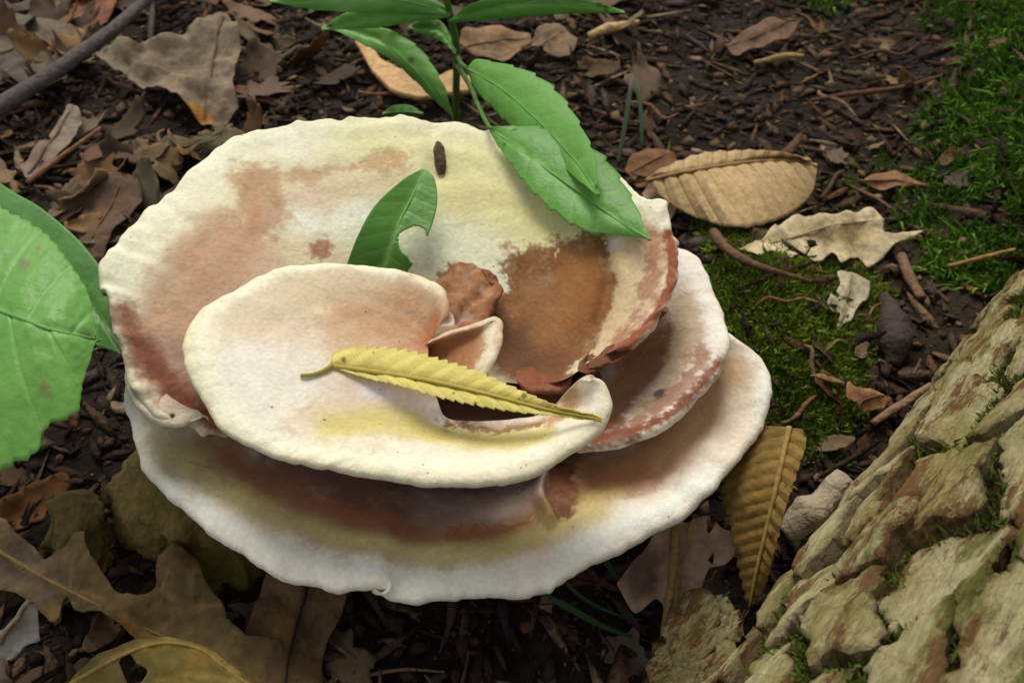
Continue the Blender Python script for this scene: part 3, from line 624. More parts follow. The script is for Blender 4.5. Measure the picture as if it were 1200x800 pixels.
tube('leaf_stalk', [P(-90, 420, .5), P(-80, 320, .7), P(-60, 230, .84)], [.018, .015, .012], M['green'], broad, 8, lin((96, 130, 58)))

# ------------------------------------------------------------------ bark-covered log beside the fungus
def bark_mat():
    m, N, L, b = newmat('lichen_bark')
    tc = N.new('ShaderNodeTexCoord')
    rot = N.new('ShaderNodeMapping'); rot.inputs['Rotation'].default_value = (0, 0, -math.atan2(LA[1], LA[0])); L.new(tc.outputs['Object'], rot.inputs['Vector'])
    def noise(scale, det=6, rough=0.6, off=0.0):
        mp = N.new('ShaderNodeMapping'); mp.inputs['Location'].default_value = (off, off*0.7, off*1.3); mp.inputs['Scale'].default_value = (.34, 1.15, 1.15)
        L.new(rot.outputs[0], mp.inputs['Vector'])                 # grain runs along the log
        n = N.new('ShaderNodeTexNoise'); n.inputs['Scale'].default_value = scale; n.inputs['Detail'].default_value = det; n.inputs['Roughness'].default_value = rough
        L.new(mp.outputs[0], n.inputs['Vector']); return n
    def ramp(src, a, b_):
        r = N.new('ShaderNodeMapRange'); r.interpolation_type = 'SMOOTHSTEP'; r.inputs['From Min'].default_value = a; r.inputs['From Max'].default_value = b_; L.new(src, r.inputs['Value']); return r.outputs[0]
    def mix(fac, c1, c2):
        x = N.new('ShaderNodeMix'); x.data_type = 'RGBA'; L.new(fac, x.inputs['Factor'])
        for k, c in ((6, c1), (7, c2)):
            if isinstance(c, tuple): x.inputs[k].default_value = (*lin(c), 1)
            else: L.new(c, x.inputs[k])
        return x.outputs[2]
    n1, n2, n3, n4 = noise(4.2, 8, .7), noise(8, 8, .75, 4), noise(5, 7, .7, 9), noise(60, 5, .75, 2)
    c = mix(ramp(n1.outputs['Fac'], .34, .62), (182, 166, 104), (228, 216, 166))
    c = mix(ramp(n3.outputs['Fac'], .52, .64), c, (128, 130, 60))
    c = mix(ramp(n2.outputs['Fac'], .505, .57), c, (146, 110, 70))
    at = N.new('ShaderNodeAttribute'); at.attribute_name = 'Col'
    c = mix(at.outputs['Fac'], c, (78, 54, 36))                    # broken rims show the inner bark
    gr = N.new('ShaderNodeMix'); gr.data_type = 'RGBA'; gr.blend_type = 'MULTIPLY'; gr.inputs['Factor'].default_value = 1
    mr = N.new('ShaderNodeMapRange'); mr.inputs['From Min'].default_value = .3; mr.inputs['From Max'].default_value = .7; mr.inputs['To Min'].default_value = .55; mr.inputs['To Max'].default_value = 1.2
    L.new(n4.outputs['Fac'], mr.inputs['Value']); L.new(c, gr.inputs[6]); L.new(mr.outputs[0], gr.inputs[7])
    v = N.new('ShaderNodeTexVoronoi'); v.feature = 'DISTANCE_TO_EDGE'; v.inputs['Scale'].default_value = 5
    wv = N.new('ShaderNodeMix'); wv.data_type = 'RGBA'; wv.inputs['Factor'].default_value = .08; L.new(tc.outputs['Object'], wv.inputs[6]); L.new(n2.outputs['Color'], wv.inputs[7]); L.new(wv.outputs[2], v.inputs['Vector'])
    cr = ramp(v.outputs['Distance'], 0.0, .018)
    cm = N.new('ShaderNodeMix'); cm.data_type = 'RGBA'; L.new(cr, cm.inputs['Factor']); cm.inputs[6].default_value = (*lin((96, 78, 50)), 1); L.new(gr.outputs[2], cm.inputs[7])
    L.new(gr.outputs[2], b.inputs['Base Color']); b.inputs['Roughness'].default_value = .92; b.inputs['Specular IOR Level'].default_value = .12
    ad = N.new('ShaderNodeMath'); ad.operation = 'MULTIPLY_ADD'; L.new(cr, ad.inputs[0]); ad.inputs[1].default_value = .12
    nb = noise(38, 8, .75, 6); L.new(nb.outputs['Fac'], ad.inputs[2])
    bp = N.new('ShaderNodeBump'); bp.inputs['Strength'].default_value = 1.0; bp.inputs['Distance'].default_value = .04; L.new(ad.outputs[0], bp.inputs['Height']); L.new(bp.outputs[0], b.inputs['Normal'])
    return m
LR = 0.78
_q1, _q2 = P(950, 660, .55), P(1197, 335, .55)                      # two points on the log's flank
LA = _q2-_q1; LA /= np.linalg.norm(LA); LP = np.array([LA[1], -LA[0], 0])
_r = np.array([_q1 @ LP - CAM @ LP, .55-CAM[2]]); _r /= np.linalg.norm(_r)
LC = LP*(_q1 @ LP - _r[1]*LR) + LA*(_q1 @ LA); LC[2] = .55 + _r[0]*LR   # a point on the log's axis
M['plate'] = bark_mat()
def logpt(s, a, h):
    """s along the axis, a arc length from the crest (positive away from the fungus), h above the core radius"""
    s, a, h = [np.asarray(q, float) for q in (s, a, h)]
    ph = a/LR; r = LR + h + 0.05*fbm(np.stack([s*1.0, a*1.0, 0*s], -1), 1.6, 3, 71)
    return LC + s[..., None]*LA + (r*np.sin(ph))[..., None]*LP + np.stack([0*r, 0*r, r*np.cos(ph)], -1)
log = empty('fallen_log', LC + LA*0.6 - [0, 0, LC[2]], 'thick fallen log with pale lichen covered bark and mossy cracks', 'log')
S0, S1, A0, A1 = -1.0, 2.6, -1.6, 1.25
s_, a_ = np.meshgrid(np.linspace(S0, S1, 260), np.linspace(-2.2, 2.2, 260), indexing='ij')
hh = -0.03 + 0.035*fbm(np.stack([s_*.6, a_*1.6, 0*s_], -1), 5, 4, 73)
Vc = logpt(s_, a_, hh); cf = fbm(Vc, 6, 4, 74).ravel(); cg = fbm(Vc, 3, 4, 75).ravel()
Cc = lin((84, 62, 42))[None]*(1+.5*cf[:, None]); k = smooth(.0, .3, cg)[:, None]; Cc = Cc*(1-k) + lin((70, 74, 34))*k
mesh_obj('core', Vc.reshape(-1, 3), grid_faces(260, 260), M['bark'], log, Cc)
seeds = []
rs = np.random.default_rng(17)
while len(seeds) < 4000 and len(seeds) >= 0:
    tries = 0
    while tries < 600:
        q = np.array([rs.uniform(S0, S1), rs.uniform(A0, A1)]); tries += 1
        need = .125 + .075*fbm(np.array([[q[0], q[1], 1.0]]), 2.5, 2, 70)[0]
        if all(np.hypot((q[0]-p[0])*.5, q[1]-p[1]) > need for p in seeds): seeds.append(tuple(q)); tries = 0
    break
seeds = np.array(seeds); AN = np.array([0.5, 1.0])                 # cells run along the log
def cell(i):
    c = seeds[i]*AN; poly = [np.array(q) for q in ((c[0]-.5, c[1]-.5), (c[0]+.5, c[1]-.5), (c[0]+.5, c[1]+.5), (c[0]-.5, c[1]+.5))]
    for j in np.argsort(np.linalg.norm(seeds*AN-c, axis=1))[1:22]:
        q = seeds[j]*AN; m = (c+q)/2; n = q-c; out = []
        for k in range(len(poly)):
            p0, p1 = poly[k], poly[(k+1) % len(poly)]; d0, d1 = (p0-m) @ n, (p1-m) @ n
            if d0 <= 0: out.append(p0)
            if d0*d1 < 0: out.append(p0 + (p1-p0)*d0/(d0-d1))
        poly = out
    return np.array(poly)/AN
fiss = []
for i in range(len(seeds)):
    pc = cell(i); cen = pc.mean(0); fiss.append((pc, cen))
    keep = fbm(np.array([[cen[0]*1.0, cen[1], 3.0]]), 2.2, 3, 77)[0]
    if keep < -0.30: continue                                       # plates that have fallen off
    gap = rs.uniform(.004, .016); sz = np.linalg.norm(pc-cen, axis=1)[:, None]
    pc = cen + (pc-cen)*(1-gap/np.maximum(sz, .03))
    od = dense(pc, .011, .05, 200+i, True, False)
    od[:, :2] += .016*np.stack([fbm(od[:, :2], 42, 2, 300+i), fbm(od[:, :2], 42, 2, 400+i)], -1)
    v2, F = cdt_mesh(od[:, :2], [], .018, i)
    nb = len(od)
    h0 = rs.uniform(.02, .055); tl = rs.uniform(-.10, .10, 2)
    d = np.min(np.linalg.norm(v2[:, None]-od[None, :, :2], axis=2), axis=1)
    p3 = np.concatenate([v2, np.full((len(v2), 1), i*.37)], 1)
    tn = fbm(p3*[.32, 1.5, 1], 7, 4, 81)*3.0; ter = np.floor(tn) + smooth(.55, 1.0, tn-np.floor(tn))
    h = h0 + (v2-cen) @ tl + .013*ter + .018*fbm(p3*[.3, 1.4, 1], 18, 4, 82) - .014*np.exp(-d/.010)
    top = logpt(v2[:, 0], v2[:, 1], h)
    # walls: find boundary edges, drop them to the core
    cnt = {}
    for f in F:
        for q in range(len(f)):
            e = (f[q], f[(q+1) % len(f)]); ke = (min(e), max(e)); cnt.setdefault(ke, []).append(e)
    bed = [v_[0] for v_ in cnt.values() if len(v_) == 1]; bv = sorted({q for e in bed for q in e}); mp_ = {q: len(v2)+k for k, q in enumerate(bv)}
    low = logpt(v2[bv, 0], v2[bv, 1], np.full(len(bv), -.07))
    Vp = np.concatenate([top, low]); Fp = F + [[e[1], e[0], mp_[e[0]], mp_[e[1]]] for e in bed]
    rimc = np.concatenate([np.exp(-d/.006)*.55, np.full(len(bv), .9)])
    o = mesh_obj('bark_plate', Vp, Fp, M['plate'], log, np.repeat(rimc[:, None], 3, 1), smooth_=False)

# ------------------------------------------------------------------ moss
def blades(name, base, nrm, length, parent=None, c1=(58, 92, 22), c2=(120, 150, 44), wid=.16, lean=.7, seed=0, kind='stuff', curl=.3):
    rr = np.random.default_rng(seed); n = len(base)
    d = nrm + lean*rr.normal(size=(n, 3)); d[:, 2] = np.abs(d[:, 2])+.1; d /= np.linalg.norm(d, axis=1)[:, None]
    s = np.cross(d, rr.normal(size=(n, 3))); s /= np.linalg.norm(s, axis=1)[:, None]+1e-9
    L = length*rr.uniform(.5, 1.3, n)[:, None]; wd = L*wid
    dr = rr.normal(size=(n, 3))*curl; dr[:, 2] -= curl*.6
    m = base + d*L*.55; t = m + (d+dr)*L*.5
    V = np.stack([base-s*wd*.45, base+s*wd*.45, m+s*wd*.6, m-s*wd*.6, t], 1).reshape(-1, 3)
    i = np.arange(n)[:, None]*5
    F = np.concatenate([i+[0, 1, 2], i+[0, 2, 3], i+[3, 2, 4]], 0)
    k = np.clip(rr.random(n) * .6 + .5*fbm(base, 4, 3, seed+1) + .2, 0, 1)[:, None]
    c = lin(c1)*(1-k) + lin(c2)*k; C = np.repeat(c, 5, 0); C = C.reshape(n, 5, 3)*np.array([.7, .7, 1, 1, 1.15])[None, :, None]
    o = mesh_obj(name, V, F, M['moss'], parent, C.reshape(-1, 3), smooth_=False)
    if kind: o['kind'] = kind
    return o
def ground_moss(n, box, thr, soft, rr):
    x = rr.uniform(box[0], box[1], n); y = rr.uniform(box[2], box[3], n)
    k = rr.random(n) < smooth(thr, thr+soft, mossness(x, y)); x, y = x[k], y[k]
    return np.stack([x, y, hgt(x, y)-.004], -1)
rr = np.random.default_rng(5)
hb = ground_moss(90000, (_b1[0]-.55, _b1[0]+.65, _b1[1]-1.0, _b1[1]+1.3), .42, .3, rr)
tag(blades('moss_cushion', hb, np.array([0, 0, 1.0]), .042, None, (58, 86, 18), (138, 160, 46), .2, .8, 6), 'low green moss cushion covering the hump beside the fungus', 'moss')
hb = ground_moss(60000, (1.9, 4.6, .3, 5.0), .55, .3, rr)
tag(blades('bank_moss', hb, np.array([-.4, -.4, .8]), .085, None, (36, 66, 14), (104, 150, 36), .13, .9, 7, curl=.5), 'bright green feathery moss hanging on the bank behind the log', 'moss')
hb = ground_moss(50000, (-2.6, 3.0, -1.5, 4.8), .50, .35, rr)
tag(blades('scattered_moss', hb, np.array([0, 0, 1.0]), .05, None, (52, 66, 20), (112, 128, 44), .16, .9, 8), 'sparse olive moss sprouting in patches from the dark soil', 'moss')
# moss in the fissures of the log
pts = []
for pc, cen in fiss:
    for q in range(len(pc)):
        e0, e1 = pc[q], pc[(q+1) % len(pc)]; n = int(np.linalg.norm(e1-e0)/.0028)
        f = rr.random(n)[:, None]; pts.append(e0+(e1-e0)*f + rr.normal(size=(n, 2))*.016)
pts = np.concatenate(pts); q3 = np.concatenate([pts, np.zeros((len(pts), 1))], 1)
pts = pts[smooth(-.12, .25, fbm(q3, 2.3, 3, 91)) > rr.random(len(pts))]
pts = pts[pts[:, 1] > -.95+.2*rr.random(len(pts))]
lp = logpt(pts[:, 0], pts[:, 1], np.full(len(pts), .004)); ln = lp-(LC + ((lp-LC) @ LA)[:, None]*LA); ln /= np.linalg.norm(ln, axis=1)[:, None]
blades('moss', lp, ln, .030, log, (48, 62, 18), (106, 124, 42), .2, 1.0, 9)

# ------------------------------------------------------------------ rotten host wood under the rim
def lump(name, c, rx, ry, h, color, label, cat, seed, fur=.03, tilt=0.0, green=(112, 106, 46)):
    n, m = 240, 120; th = np.linspace(0, 2*math.pi, n, endpoint=False); rows = []
    for i in range(m):
        f = i/(m-1); rad = (1-f**5)**.5 * (1.12-.18*f); rows.append(np.stack([c[0]+rx*rad*np.cos(th)+tilt*f, c[1]+ry*rad*np.sin(th), np.full(n, -.1+f*(h+.1))], -1))
    V = np.array(rows); o = np.stack([np.cos(th), np.sin(th), 0*th], -1)[None]
    q = V*[1, 1, .25]; rw = np.array([(1-(i/(m-1))**5)**.5 for i in range(m)])[:, None]
    V = V + o*(rw*(fur*2.4*fbm(q, 10, 5, seed, .62) + .10*fbm(V, 4, 3, seed+1) - fur*1.2*np.abs(fbm(q, 6, 3, seed+5))))[..., None] + np.array([0, 0, 1])*(.03*fbm(V, 8, 3, seed+2))[..., None]
    Vf = V.reshape(-1, 3); g = smooth(-.1, .35, fbm(Vf, 3.5, 4, seed+3))[:, None]; C = lin(color)*(1+.5*fbm(Vf, 12, 4, seed+4))[:, None]*(1-g) + lin(green)*g
    return tag(mesh_obj(name, Vf, grid_faces(m, n, True), M['wood'], None, C), label, cat)
c = PG(240, 640, 0.10)
lump('rotten_stump', (c[0], c[1]+.16), .30, .24, .40, (122, 104, 58), 'crumbling olive brown stump that the fungus grows on', 'stump', 61)
c = PG(92, 640, 0.08)
lump('wood_chunk', (c[0], c[1]+.06), .13, .12, .24, (110, 94, 52), 'small mossy wood chunk under the broad green leaves', 'wood chunk', 64)

# ------------------------------------------------------------------ named dead leaves
DL = M['dead']
def fallen(name, label, blade, veins=(), stalk=None, cat='leaf', vr=.007, vc=(110, 84, 56), mat=None, **k):
    """a thing: an empty with the blade, and a raised midrib and stalk where they show"""
    b0 = PG(blade[0][0], blade[0][1], 0); e = empty(name, b0, label, cat)
    o = poly_leaf('blade' if cat == 'leaf' else 'slab', blade, mat or DL, e, veins=veins, c_vein=vc, **k)
    if veins and cat == 'leaf':
        zs = np.array([v_.co[:] for v_ in o.data.vertices]) + np.array(parent_loc(e)); pz_ = proj(zs); wv = crom(np.array(veins[0], float), np.linspace(0, len(veins[0])-1, 7)); mp = [zs[np.argmin(((pz_-q)**2).sum(1))] for q in wv]
        tube('midrib', np.array(mp)+[0, 0, .002], np.linspace(.007, .003, 7), DL, e, 6, lin(vc))
    if stalk is not None: tube('stalk', G3(stalk), np.linspace(.010, .006, len(stalk)), DL, e, 7, lin(vc))
    return e
fallen('dead_leaf', 'large grey brown curled leaf by the dark stick', [(112, 66, .12), (150, 58, .20), (190, 42, .24), (235, 20, .26), (262, 14, .24), (281, 40, .20), (284, 70, .14), (275, 100, .10), (280, 128, .06), (262, 148, .02), (238, 146, .06), (215, 125, .12), (180, 108, .10), (140, 96, .08), (120, 82, .10)],
       [[(262, 20), (250, 70), (238, 140)], [(254, 60), (200, 60), (150, 75)], [(246, 95), (200, 92), (150, 84)], [(250, 75), (275, 60)]], color=(140, 124, 102), wave=.12, seed=1, ctrl=[(225, 70, .16), (190, 75, .12)], blot=[([(236, 136)], 12, (190, 130, 50), .9), ([(165, 64)], 7, (70, 40, 30), .8)])
fallen('dead_leaf', 'flat grey brown leaf under the upper end of the dark stick', [(-30, 30, .08), (20, 20, .10), (60, 24, .10), (95, 32, .08), (88, 62, .05), (60, 84, .04), (20, 92, .03), (-30, 100, .03)], [[(-20, 70), (40, 50), (90, 36)]], color=(108, 98, 84), seed=2)
fallen('dead_leaf', 'smooth reddish brown leaf behind the dark stick', [(36, -30, .1), (90, -34, .12), (132, -20, .12), (136, 10, .10), (120, 30, .06), (100, 36, .04), (70, 22, .04), (46, 4, .05)], [], color=(136, 88, 66), seed=3, mottle=.15)
fallen('dead_leaf', 'long narrow grey leaf among the litter beside the broad green leaf', [(24, 196, .04), (48, 165, .08), (70, 140, .10), (80, 120, .12), (93, 124, .10), (96, 146, .08), (80, 170, .06), (50, 205, .03), (34, 212, .02)], [[(34, 205), (60, 165), (86, 125)]], color=(146, 128, 112), seed=4, wave=.02)
fallen('dead_leaf', 'thin olive leaf against the cream rim of the fungus', [(176, 172, .06), (200, 158, .1), (240, 158, .12), (262, 154, .10), (250, 170, .08), (215, 182, .05), (186, 184, .04)], [[(176, 178), (220, 170), (264, 154)]], color=(112, 104, 72), seed=5, wave=.02)
fallen('dead_leaf', 'crumpled dark brown leaf between the green leaf and the cup rim', [(70, 250, .05), (90, 215, .1), (130, 200, .14), (160, 205, .12), (165, 235, .1), (140, 265, .08), (120, 300, .04), (100, 300, .03), (90, 275, .04)], [[(100, 290), (125, 250), (150, 205)]], color=(106, 84, 66), seed=6, wave=.05)
# ribbed tan leaf
rb = empty('ribbed_leaf', PG(860, 250, 0), 'smooth tan oval leaf with even ribs lying on the soil', 'leaf')
rmid = G3([(757, 210, .16), (800, 200, .22), (860, 190, .24), (910, 186, .22), (955, 190, .18)])
leaf_sheet('blade', G3([(757, 208, .16), (775, 196, .21), (820, 179, .25), (880, 175, .26), (925, 180, .24), (958, 194, .18)]), rmid, G3([(757, 213, .15), (785, 238, .12), (820, 256, .10), (865, 266, .08), (915, 256, .09), (950, 230, .12), (958, 198, .17)]), DL, rb, (200, 170, 122), (136, 100, 58), ns=200, nt2=18, veins=12, vdepth=.011, bulge=.03, seed=51, mottle=.10, thick=.004)
tube('midrib', rmid-[0, 0, .010], [.010, .009, .008, .006, .003], DL, rb, 6, lin((170, 138, 92)))
fallen('lobed_leaf', 'pale ragged lobed leaf lying on the soil past the moss hump', [(866, 292, .04), (884, 280, .08), (905, 262, .12), (930, 250, .16), (960, 246, .18), (990, 244, .18), (1020, 236, .16), (1038, 252, .12), (1040, 268, .10), (1080, 270, .06), (1050, 284, .06), (1030, 305, .05), (1014, 314, .03), (1004, 300, .05), (985, 312, .04), (975, 296, .06), (960, 308, .05), (945, 300, .05), (950, 288, .08), (930, 300, .05), (905, 290, .05), (890, 300, .03)],
       [[(868, 294), (940, 275), (1000, 262), (1038, 256)], [(950, 272), (960, 250)], [(985, 265), (1010, 300)], [(1005, 261), (1060, 274)]], color=(208, 190, 150), vc=(170, 146, 108), seed=7, wave=.04, blot=[([(985, 280), (1020, 270)], 10, (214, 190, 130), .6)], holes=[[(945, 282), (956, 280), (958, 290), (948, 292)]])
fallen('lobed_leaf', 'small pale torn leaf piece below the ragged lobed leaf', [(966, 362, .03), (972, 345, .06), (985, 330, .08), (982, 316, .09), (998, 318, .09), (1018, 330, .07), (1016, 352, .05), (1004, 362, .04), (996, 376, .03), (978, 388, .02), (984, 366, .04)], [[(985, 380), (992, 350), (998, 322)]], color=(196, 184, 152), vc=(150, 136, 100), seed=8, wave=.03)
fallen('dead_leaf', 'rusty orange brown leaf beside the grass blades', [(730, 196, .05), (740, 178, .1), (760, 170, .12), (788, 174, .12), (795, 192, .08), (780, 208, .05), (750, 218, .03)], [[(735, 205), (765, 188), (790, 178)]], color=(132, 92, 58), seed=9)
fallen('dead_leaf', 'curled pinkish brown leaf tucked under the ribbed tan leaf', [(752, 228, .06), (765, 210, .12), (785, 203, .14), (802, 215, .12), (796, 240, .08), (780, 262, .03), (760, 255, .03)], [[(770, 258), (782, 210)]], color=(172, 140, 118), seed=10, wave=.05)
fallen('dead_leaf', 'long brown leaf with dark underside on the soil at the back', [(850, 52, .06), (872, 34, .12), (905, 22, .14), (930, 26, .12), (940, 20, .12), (926, 44, .08), (890, 58, .05), (862, 66, .03)], [[(852, 56), (895, 38), (938, 22)]], color=(128, 98, 76), seed=11)
fallen('dead_leaf', 'reddish brown pointed leaf on the soil past the ribbed leaf', [(1006, 214, .05), (1022, 202, .08), (1050, 202, .08), (1080, 212, .06), (1103, 222, .04), (1070, 222, .03), (1030, 226, .02)], [[(1006, 214), (1050, 212), (1100, 222)]], color=(150, 110, 80), seed=12, wave=.02)
fallen('dead_leaf', 'small crinkled orange tan leaf near the bark covered log', [(990, 478, .04), (993, 455, .10), (997, 444, .12), (1005, 458, .09), (1024, 456, .09), (1044, 462, .07), (1036, 482, .05), (1012, 490, .03)], [[(1000, 485), (1012, 470), (1040, 464)], [(1010, 472), (998, 448)]], color=(176, 128, 84), seed=13, wave=.05)
fallen('dead_leaf', 'thin brown leaf flake on the moss hump', [(948, 440, .05), (965, 436, .06), (985, 446, .05), (990, 454, .04), (970, 452, .03)], [], color=(162, 122, 86), seed=14, wave=.01)
# yellow brown leaf hanging under the rim
hl = empty('hanging_leaf', P(880, 705, .12), 'mottled yellow brown folded leaf standing under the fungus rim', 'leaf')
hm = W3([(925, 500, .56), (912, 560, .50), (898, 620, .38), (886, 670, .26), (878, 712, .14)])
leaf_sheet('blade', W3([(870, 500, .46), (856, 540, .42), (846, 575, .38), (858, 630, .30), (868, 680, .2), (876, 714, .13)]), hm, W3([(940, 502, .58), (944, 520, .57), (932, 560, .52), (916, 610, .44), (904, 655, .34), (896, 690, .2), (880, 712, .14)]), DL, hl, (138, 110, 54), (158, 130, 72), ns=150, nt2=16, veins=14, vdepth=.006, bulge=.01, teeth=18, tooth=.12, seed=55, spots=14, spotc=(84, 62, 32), mottle=.35)
tube('midrib', hm, [.010, .009, .008, .006, .004], DL, hl, 6, lin((176, 148, 84)))
# large oak leaves in front of the stump
fallen('oak_leaf', 'large olive brown lobed oak leaf in front of the stump', [(-30, 600, .14), (10, 618, .16), (48, 646, .18), (64, 640, .20), (80, 616, .26), (96, 620, .24), (106, 652, .18), (128, 688, .14), (146, 704, .12), (175, 690, .14), (185, 650, .2), (205, 640, .24), (240, 660, .22), (258, 700, .16), (264, 728, .12), (290, 752, .10), (330, 748, .10), (330, 790, .08), (290, 830, .07), (230, 800, .08), (160, 745, .10), (120, 728, .10), (85, 718, .09), (78, 700, .08), (58, 730, .06), (40, 712, .07), (10, 690, .08), (-30, 680, .08)],
       [[(-10, 640), (80, 690), (170, 735), (250, 775), (300, 810)], [(80, 690), (84, 640)], [(170, 735), (215, 700), (225, 665)], [(100, 700), (60, 715)], [(195, 668), (190, 690), (230, 705), (260, 712)]], color=(122, 102, 64), vc=(160, 130, 84), seed=15, wave=.09, jag=.03, mottle=.5, blot=[([(20, 650), (50, 670)], 22, (126, 110, 96), .7), ([(150, 735)], 12, (150, 110, 44), .8), ([(210, 655)], 14, (112, 84, 50), .7), ([(60, 715)], 10, (160, 120, 60), .7)], vdepth=.014)
fallen('oak_leaf', 'brown leaf with a thin dark midrib under the lower rim', [(286, 752, .08), (306, 700, .14), (318, 668, .18), (352, 670, .2), (390, 680, .18), (410, 690, .16), (400, 725, .10), (380, 770, .06), (374, 830, .04), (290, 830, .05), (276, 790, .06)], [[(358, 680), (352, 720), (340, 770), (334, 820)], [(350, 725), (320, 700)], [(344, 755), (375, 720)]], color=(104, 80, 52), vc=(52, 36, 26), mottle=.5, seed=16, blot=[([(330, 735)], 14, (130, 96, 50), .7)], wave=.03)
fallen('oak_leaf', 'yellow olive arched leaf with a ragged hole lying over the oak leaf', [(70, 812, .12), (88, 786, .16), (120, 762, .2), (160, 748, .22), (200, 746, .22), (240, 758, .2), (280, 784, .17), (310, 820, .13), (200, 850, .12), (90, 850, .10)], [[(75, 805), (140, 768), (200, 752), (250, 768), (300, 810)], [(180, 800), (230, 792), (280, 800)]], color=(126, 110, 54), vc=(176, 146, 78), mottle=.55, seed=17, holes=[[(140, 775), (150, 764), (160, 778), (172, 785), (165, 800), (150, 800), (145, 788)]], wave=.03, blot=[([(230, 770)], 16, (150, 116, 46), .7)])
fallen('dead_leaf', 'small pale grey curled leaf at the edge of the oak leaf', [(-20, 745, .2), (5, 728, .24), (30, 700, .26), (44, 712, .24), (46, 740, .2), (48, 752, .18), (30, 758, .18), (14, 776, .14), (-20, 775, .14)], [[(-10, 760), (15, 735), (36, 706)]], color=(148, 144, 134), seed=18, wave=.04)
fallen('dead_leaf', 'grey brown papery leaf with holes leaning under the rim', [(788, 600, .40), (830, 596, .42), (862, 610, .38), (866, 640, .30), (848, 662, .24), (830, 668, .22), (818, 700, .16), (800, 736, .08), (786, 740, .06), (770, 700, .12), (742, 720, .06), (722, 690, .10), (750, 650, .22), (768, 620, .32)], [[(812, 600), (800, 660), (792, 735)]], color=(176, 148, 126), vc=(170, 140, 90), seed=19, holes=[[(830, 608), (838, 606), (840, 618), (832, 622)], [(834, 632), (840, 632), (838, 642)]], wave=.05, blot=[([(812, 700), (800, 725)], 14, (170, 146, 84), .9), ([(830, 640)], 14, (170, 150, 138), .6), ([(750, 690)], 22, (92, 64, 54), .8)])

# ------------------------------------------------------------------ sticks, stalks, blades of grass, chunks
def stick(label, pts, r, color, name='twig', wob=.3, cat='twig', group=None, seed=0, mat='wood'):
    return tag(tube(name, G3(pts), r, M[mat], None, 8, lin(color), wob=wob, seed=seed), label, cat, group)
stick('thick dark grey stick lying across the leaf litter', [(-40, 150, .13), (30, 106, .16), (95, 62, .17), (150, 20, .17), (200, -30, .16)], [.05, .046, .042, .036, .03], (96, 88, 84), 'stick', .25, 'stick', seed=1)
stick('thin upright grey twig crossing the dark stick', [(176, -20, .12), (178, 15, .12), (176, 48, .06)], [.02, .018, .014], (92, 84, 78), seed=2)
stick('reddish brown stem below the narrow grey leaf', [(32, 214, .05), (70, 185, .08), (118, 150, .1)], [.014, .013, .010], (140, 100, 72), seed=3)
stick('thin pale brown twig leading to the log', [(1022, 496, .04), (1050, 478, .07), (1090, 452, .10)], [.015, .018, .015], (150, 118, 88), seed=4)
stick('bent brown twig between the moss hump and the ragged leaf', [(836, 272, .12), (850, 290, .12), (890, 312, .08), (950, 330, .05)], [.022, .024, .016, .008], (112, 84, 64), seed=5)
stick('short pale brown stick beside the ragged lobed leaf', [(1056, 300, .06), (1066, 325, .06), (1080, 350, .05)], [.024, .026, .02], (130, 104, 80), seed=6)
stick('orange brown stalk leaning toward the log', [(1110, 312, .06), (1150, 302, .10), (1190, 292, .14)], [.011, .010, .008], (168, 126, 80), seed=7)
stick('dark twig lying on the soil behind the tan leaf', [(950, 118, .05), (1000, 110, .07), (1060, 102, .07), (1105, 88, .08)], [.012, .016, .014, .008], (104, 76, 56), seed=8)
stick('pale yellow wood splinter at the back of the clearing', [(690, 42, .06), (715, 33, .08), (748, 26, .08)], [.02, .032, .016], (206, 176, 122), 'wood_splinter', .4, 'splinter', seed=9)
stick('light flat wood strip lying on the mossy soil', [(884, 74, .06), (920, 66, .07), (942, 66, .06)], [.016, .022, .012], (166, 138, 86), 'wood_splinter', .4, 'splinter', seed=10)
stick('grey stick propped against the log bark', [(920, 625, .14), (950, 600, .18), (990, 562, .20)], [.055, .06, .045], (176, 162, 136), 'stick', .5, 'stick', seed=11, mat='bark')
stick('thin leaf stalk hanging down from the lower rim', [(790, 603, .40), (791, 640, .34), (786, 690, .22), (778, 740, .12), (772, 820, .06)], [.008, .016, .014, .012, .010], (150, 124, 78), 'leaf_stalk', .2, 'stalk', seed=12)
stick('pale green stalk poking up beside the log', [(862, 820, .02), (876, 775, .10), (889, 734, .18)], [.009, .008, .005], (150, 150, 110), 'grass_stalk', 0, 'stalk', seed=13)
stick('dark rounded wood knot on the soil under the torn leaf piece', [(1036, 348, .03), (1046, 375, .07), (1048, 400, .07), (1046, 428, .03)], [.03, .06, .065, .03], (74, 62, 56), 'wood_knot', .5, 'wood knot', seed=14)
def grass(label, pts, wd, color, seed):
    p = G3(pts); x = np.linspace(0, len(p)-1, 30); q = crom(p, x); side = np.array([1, 0.15, 0]); f = np.linspace(0, 1, 30)
    w_ = (wd*np.sin(np.pi*np.clip(.12+.88*f, 0, 1))**.6)[:, None]
    Vg = np.stack([q-side*w_, q-[0, 0, .3]*w_*0.8, q+side*w_], 1).reshape(-1, 3)
    o = mesh_obj('wild_grass', Vg, grid_faces(30, 3), M['green'], None, lin(color)*np.ones((90, 1))); md = o.modifiers.new('thickness', 'SOLIDIFY'); md.thickness = .003
    return tag(o, label, 'grass', kind='thing')
grass('pale grey green grass blade standing beside the rusty brown leaf', [(724, 192, 0), (732, 150, .2), (738, 110, .38), (742, 88, .46)], .012, (150, 172, 140), 1)
grass('bent grey green grass blade crossing its taller neighbour', [(752, 172, 0), (752, 140, .14), (748, 108, .28), (744, 92, .34)], .011, (136, 164, 128), 2)
grass('dark green grass blade bent over under the lower rim', [(622, 688, .22), (660, 708, .2), (710, 735, .12), (762, 752, .04)], .018, (52, 84, 44), 3)
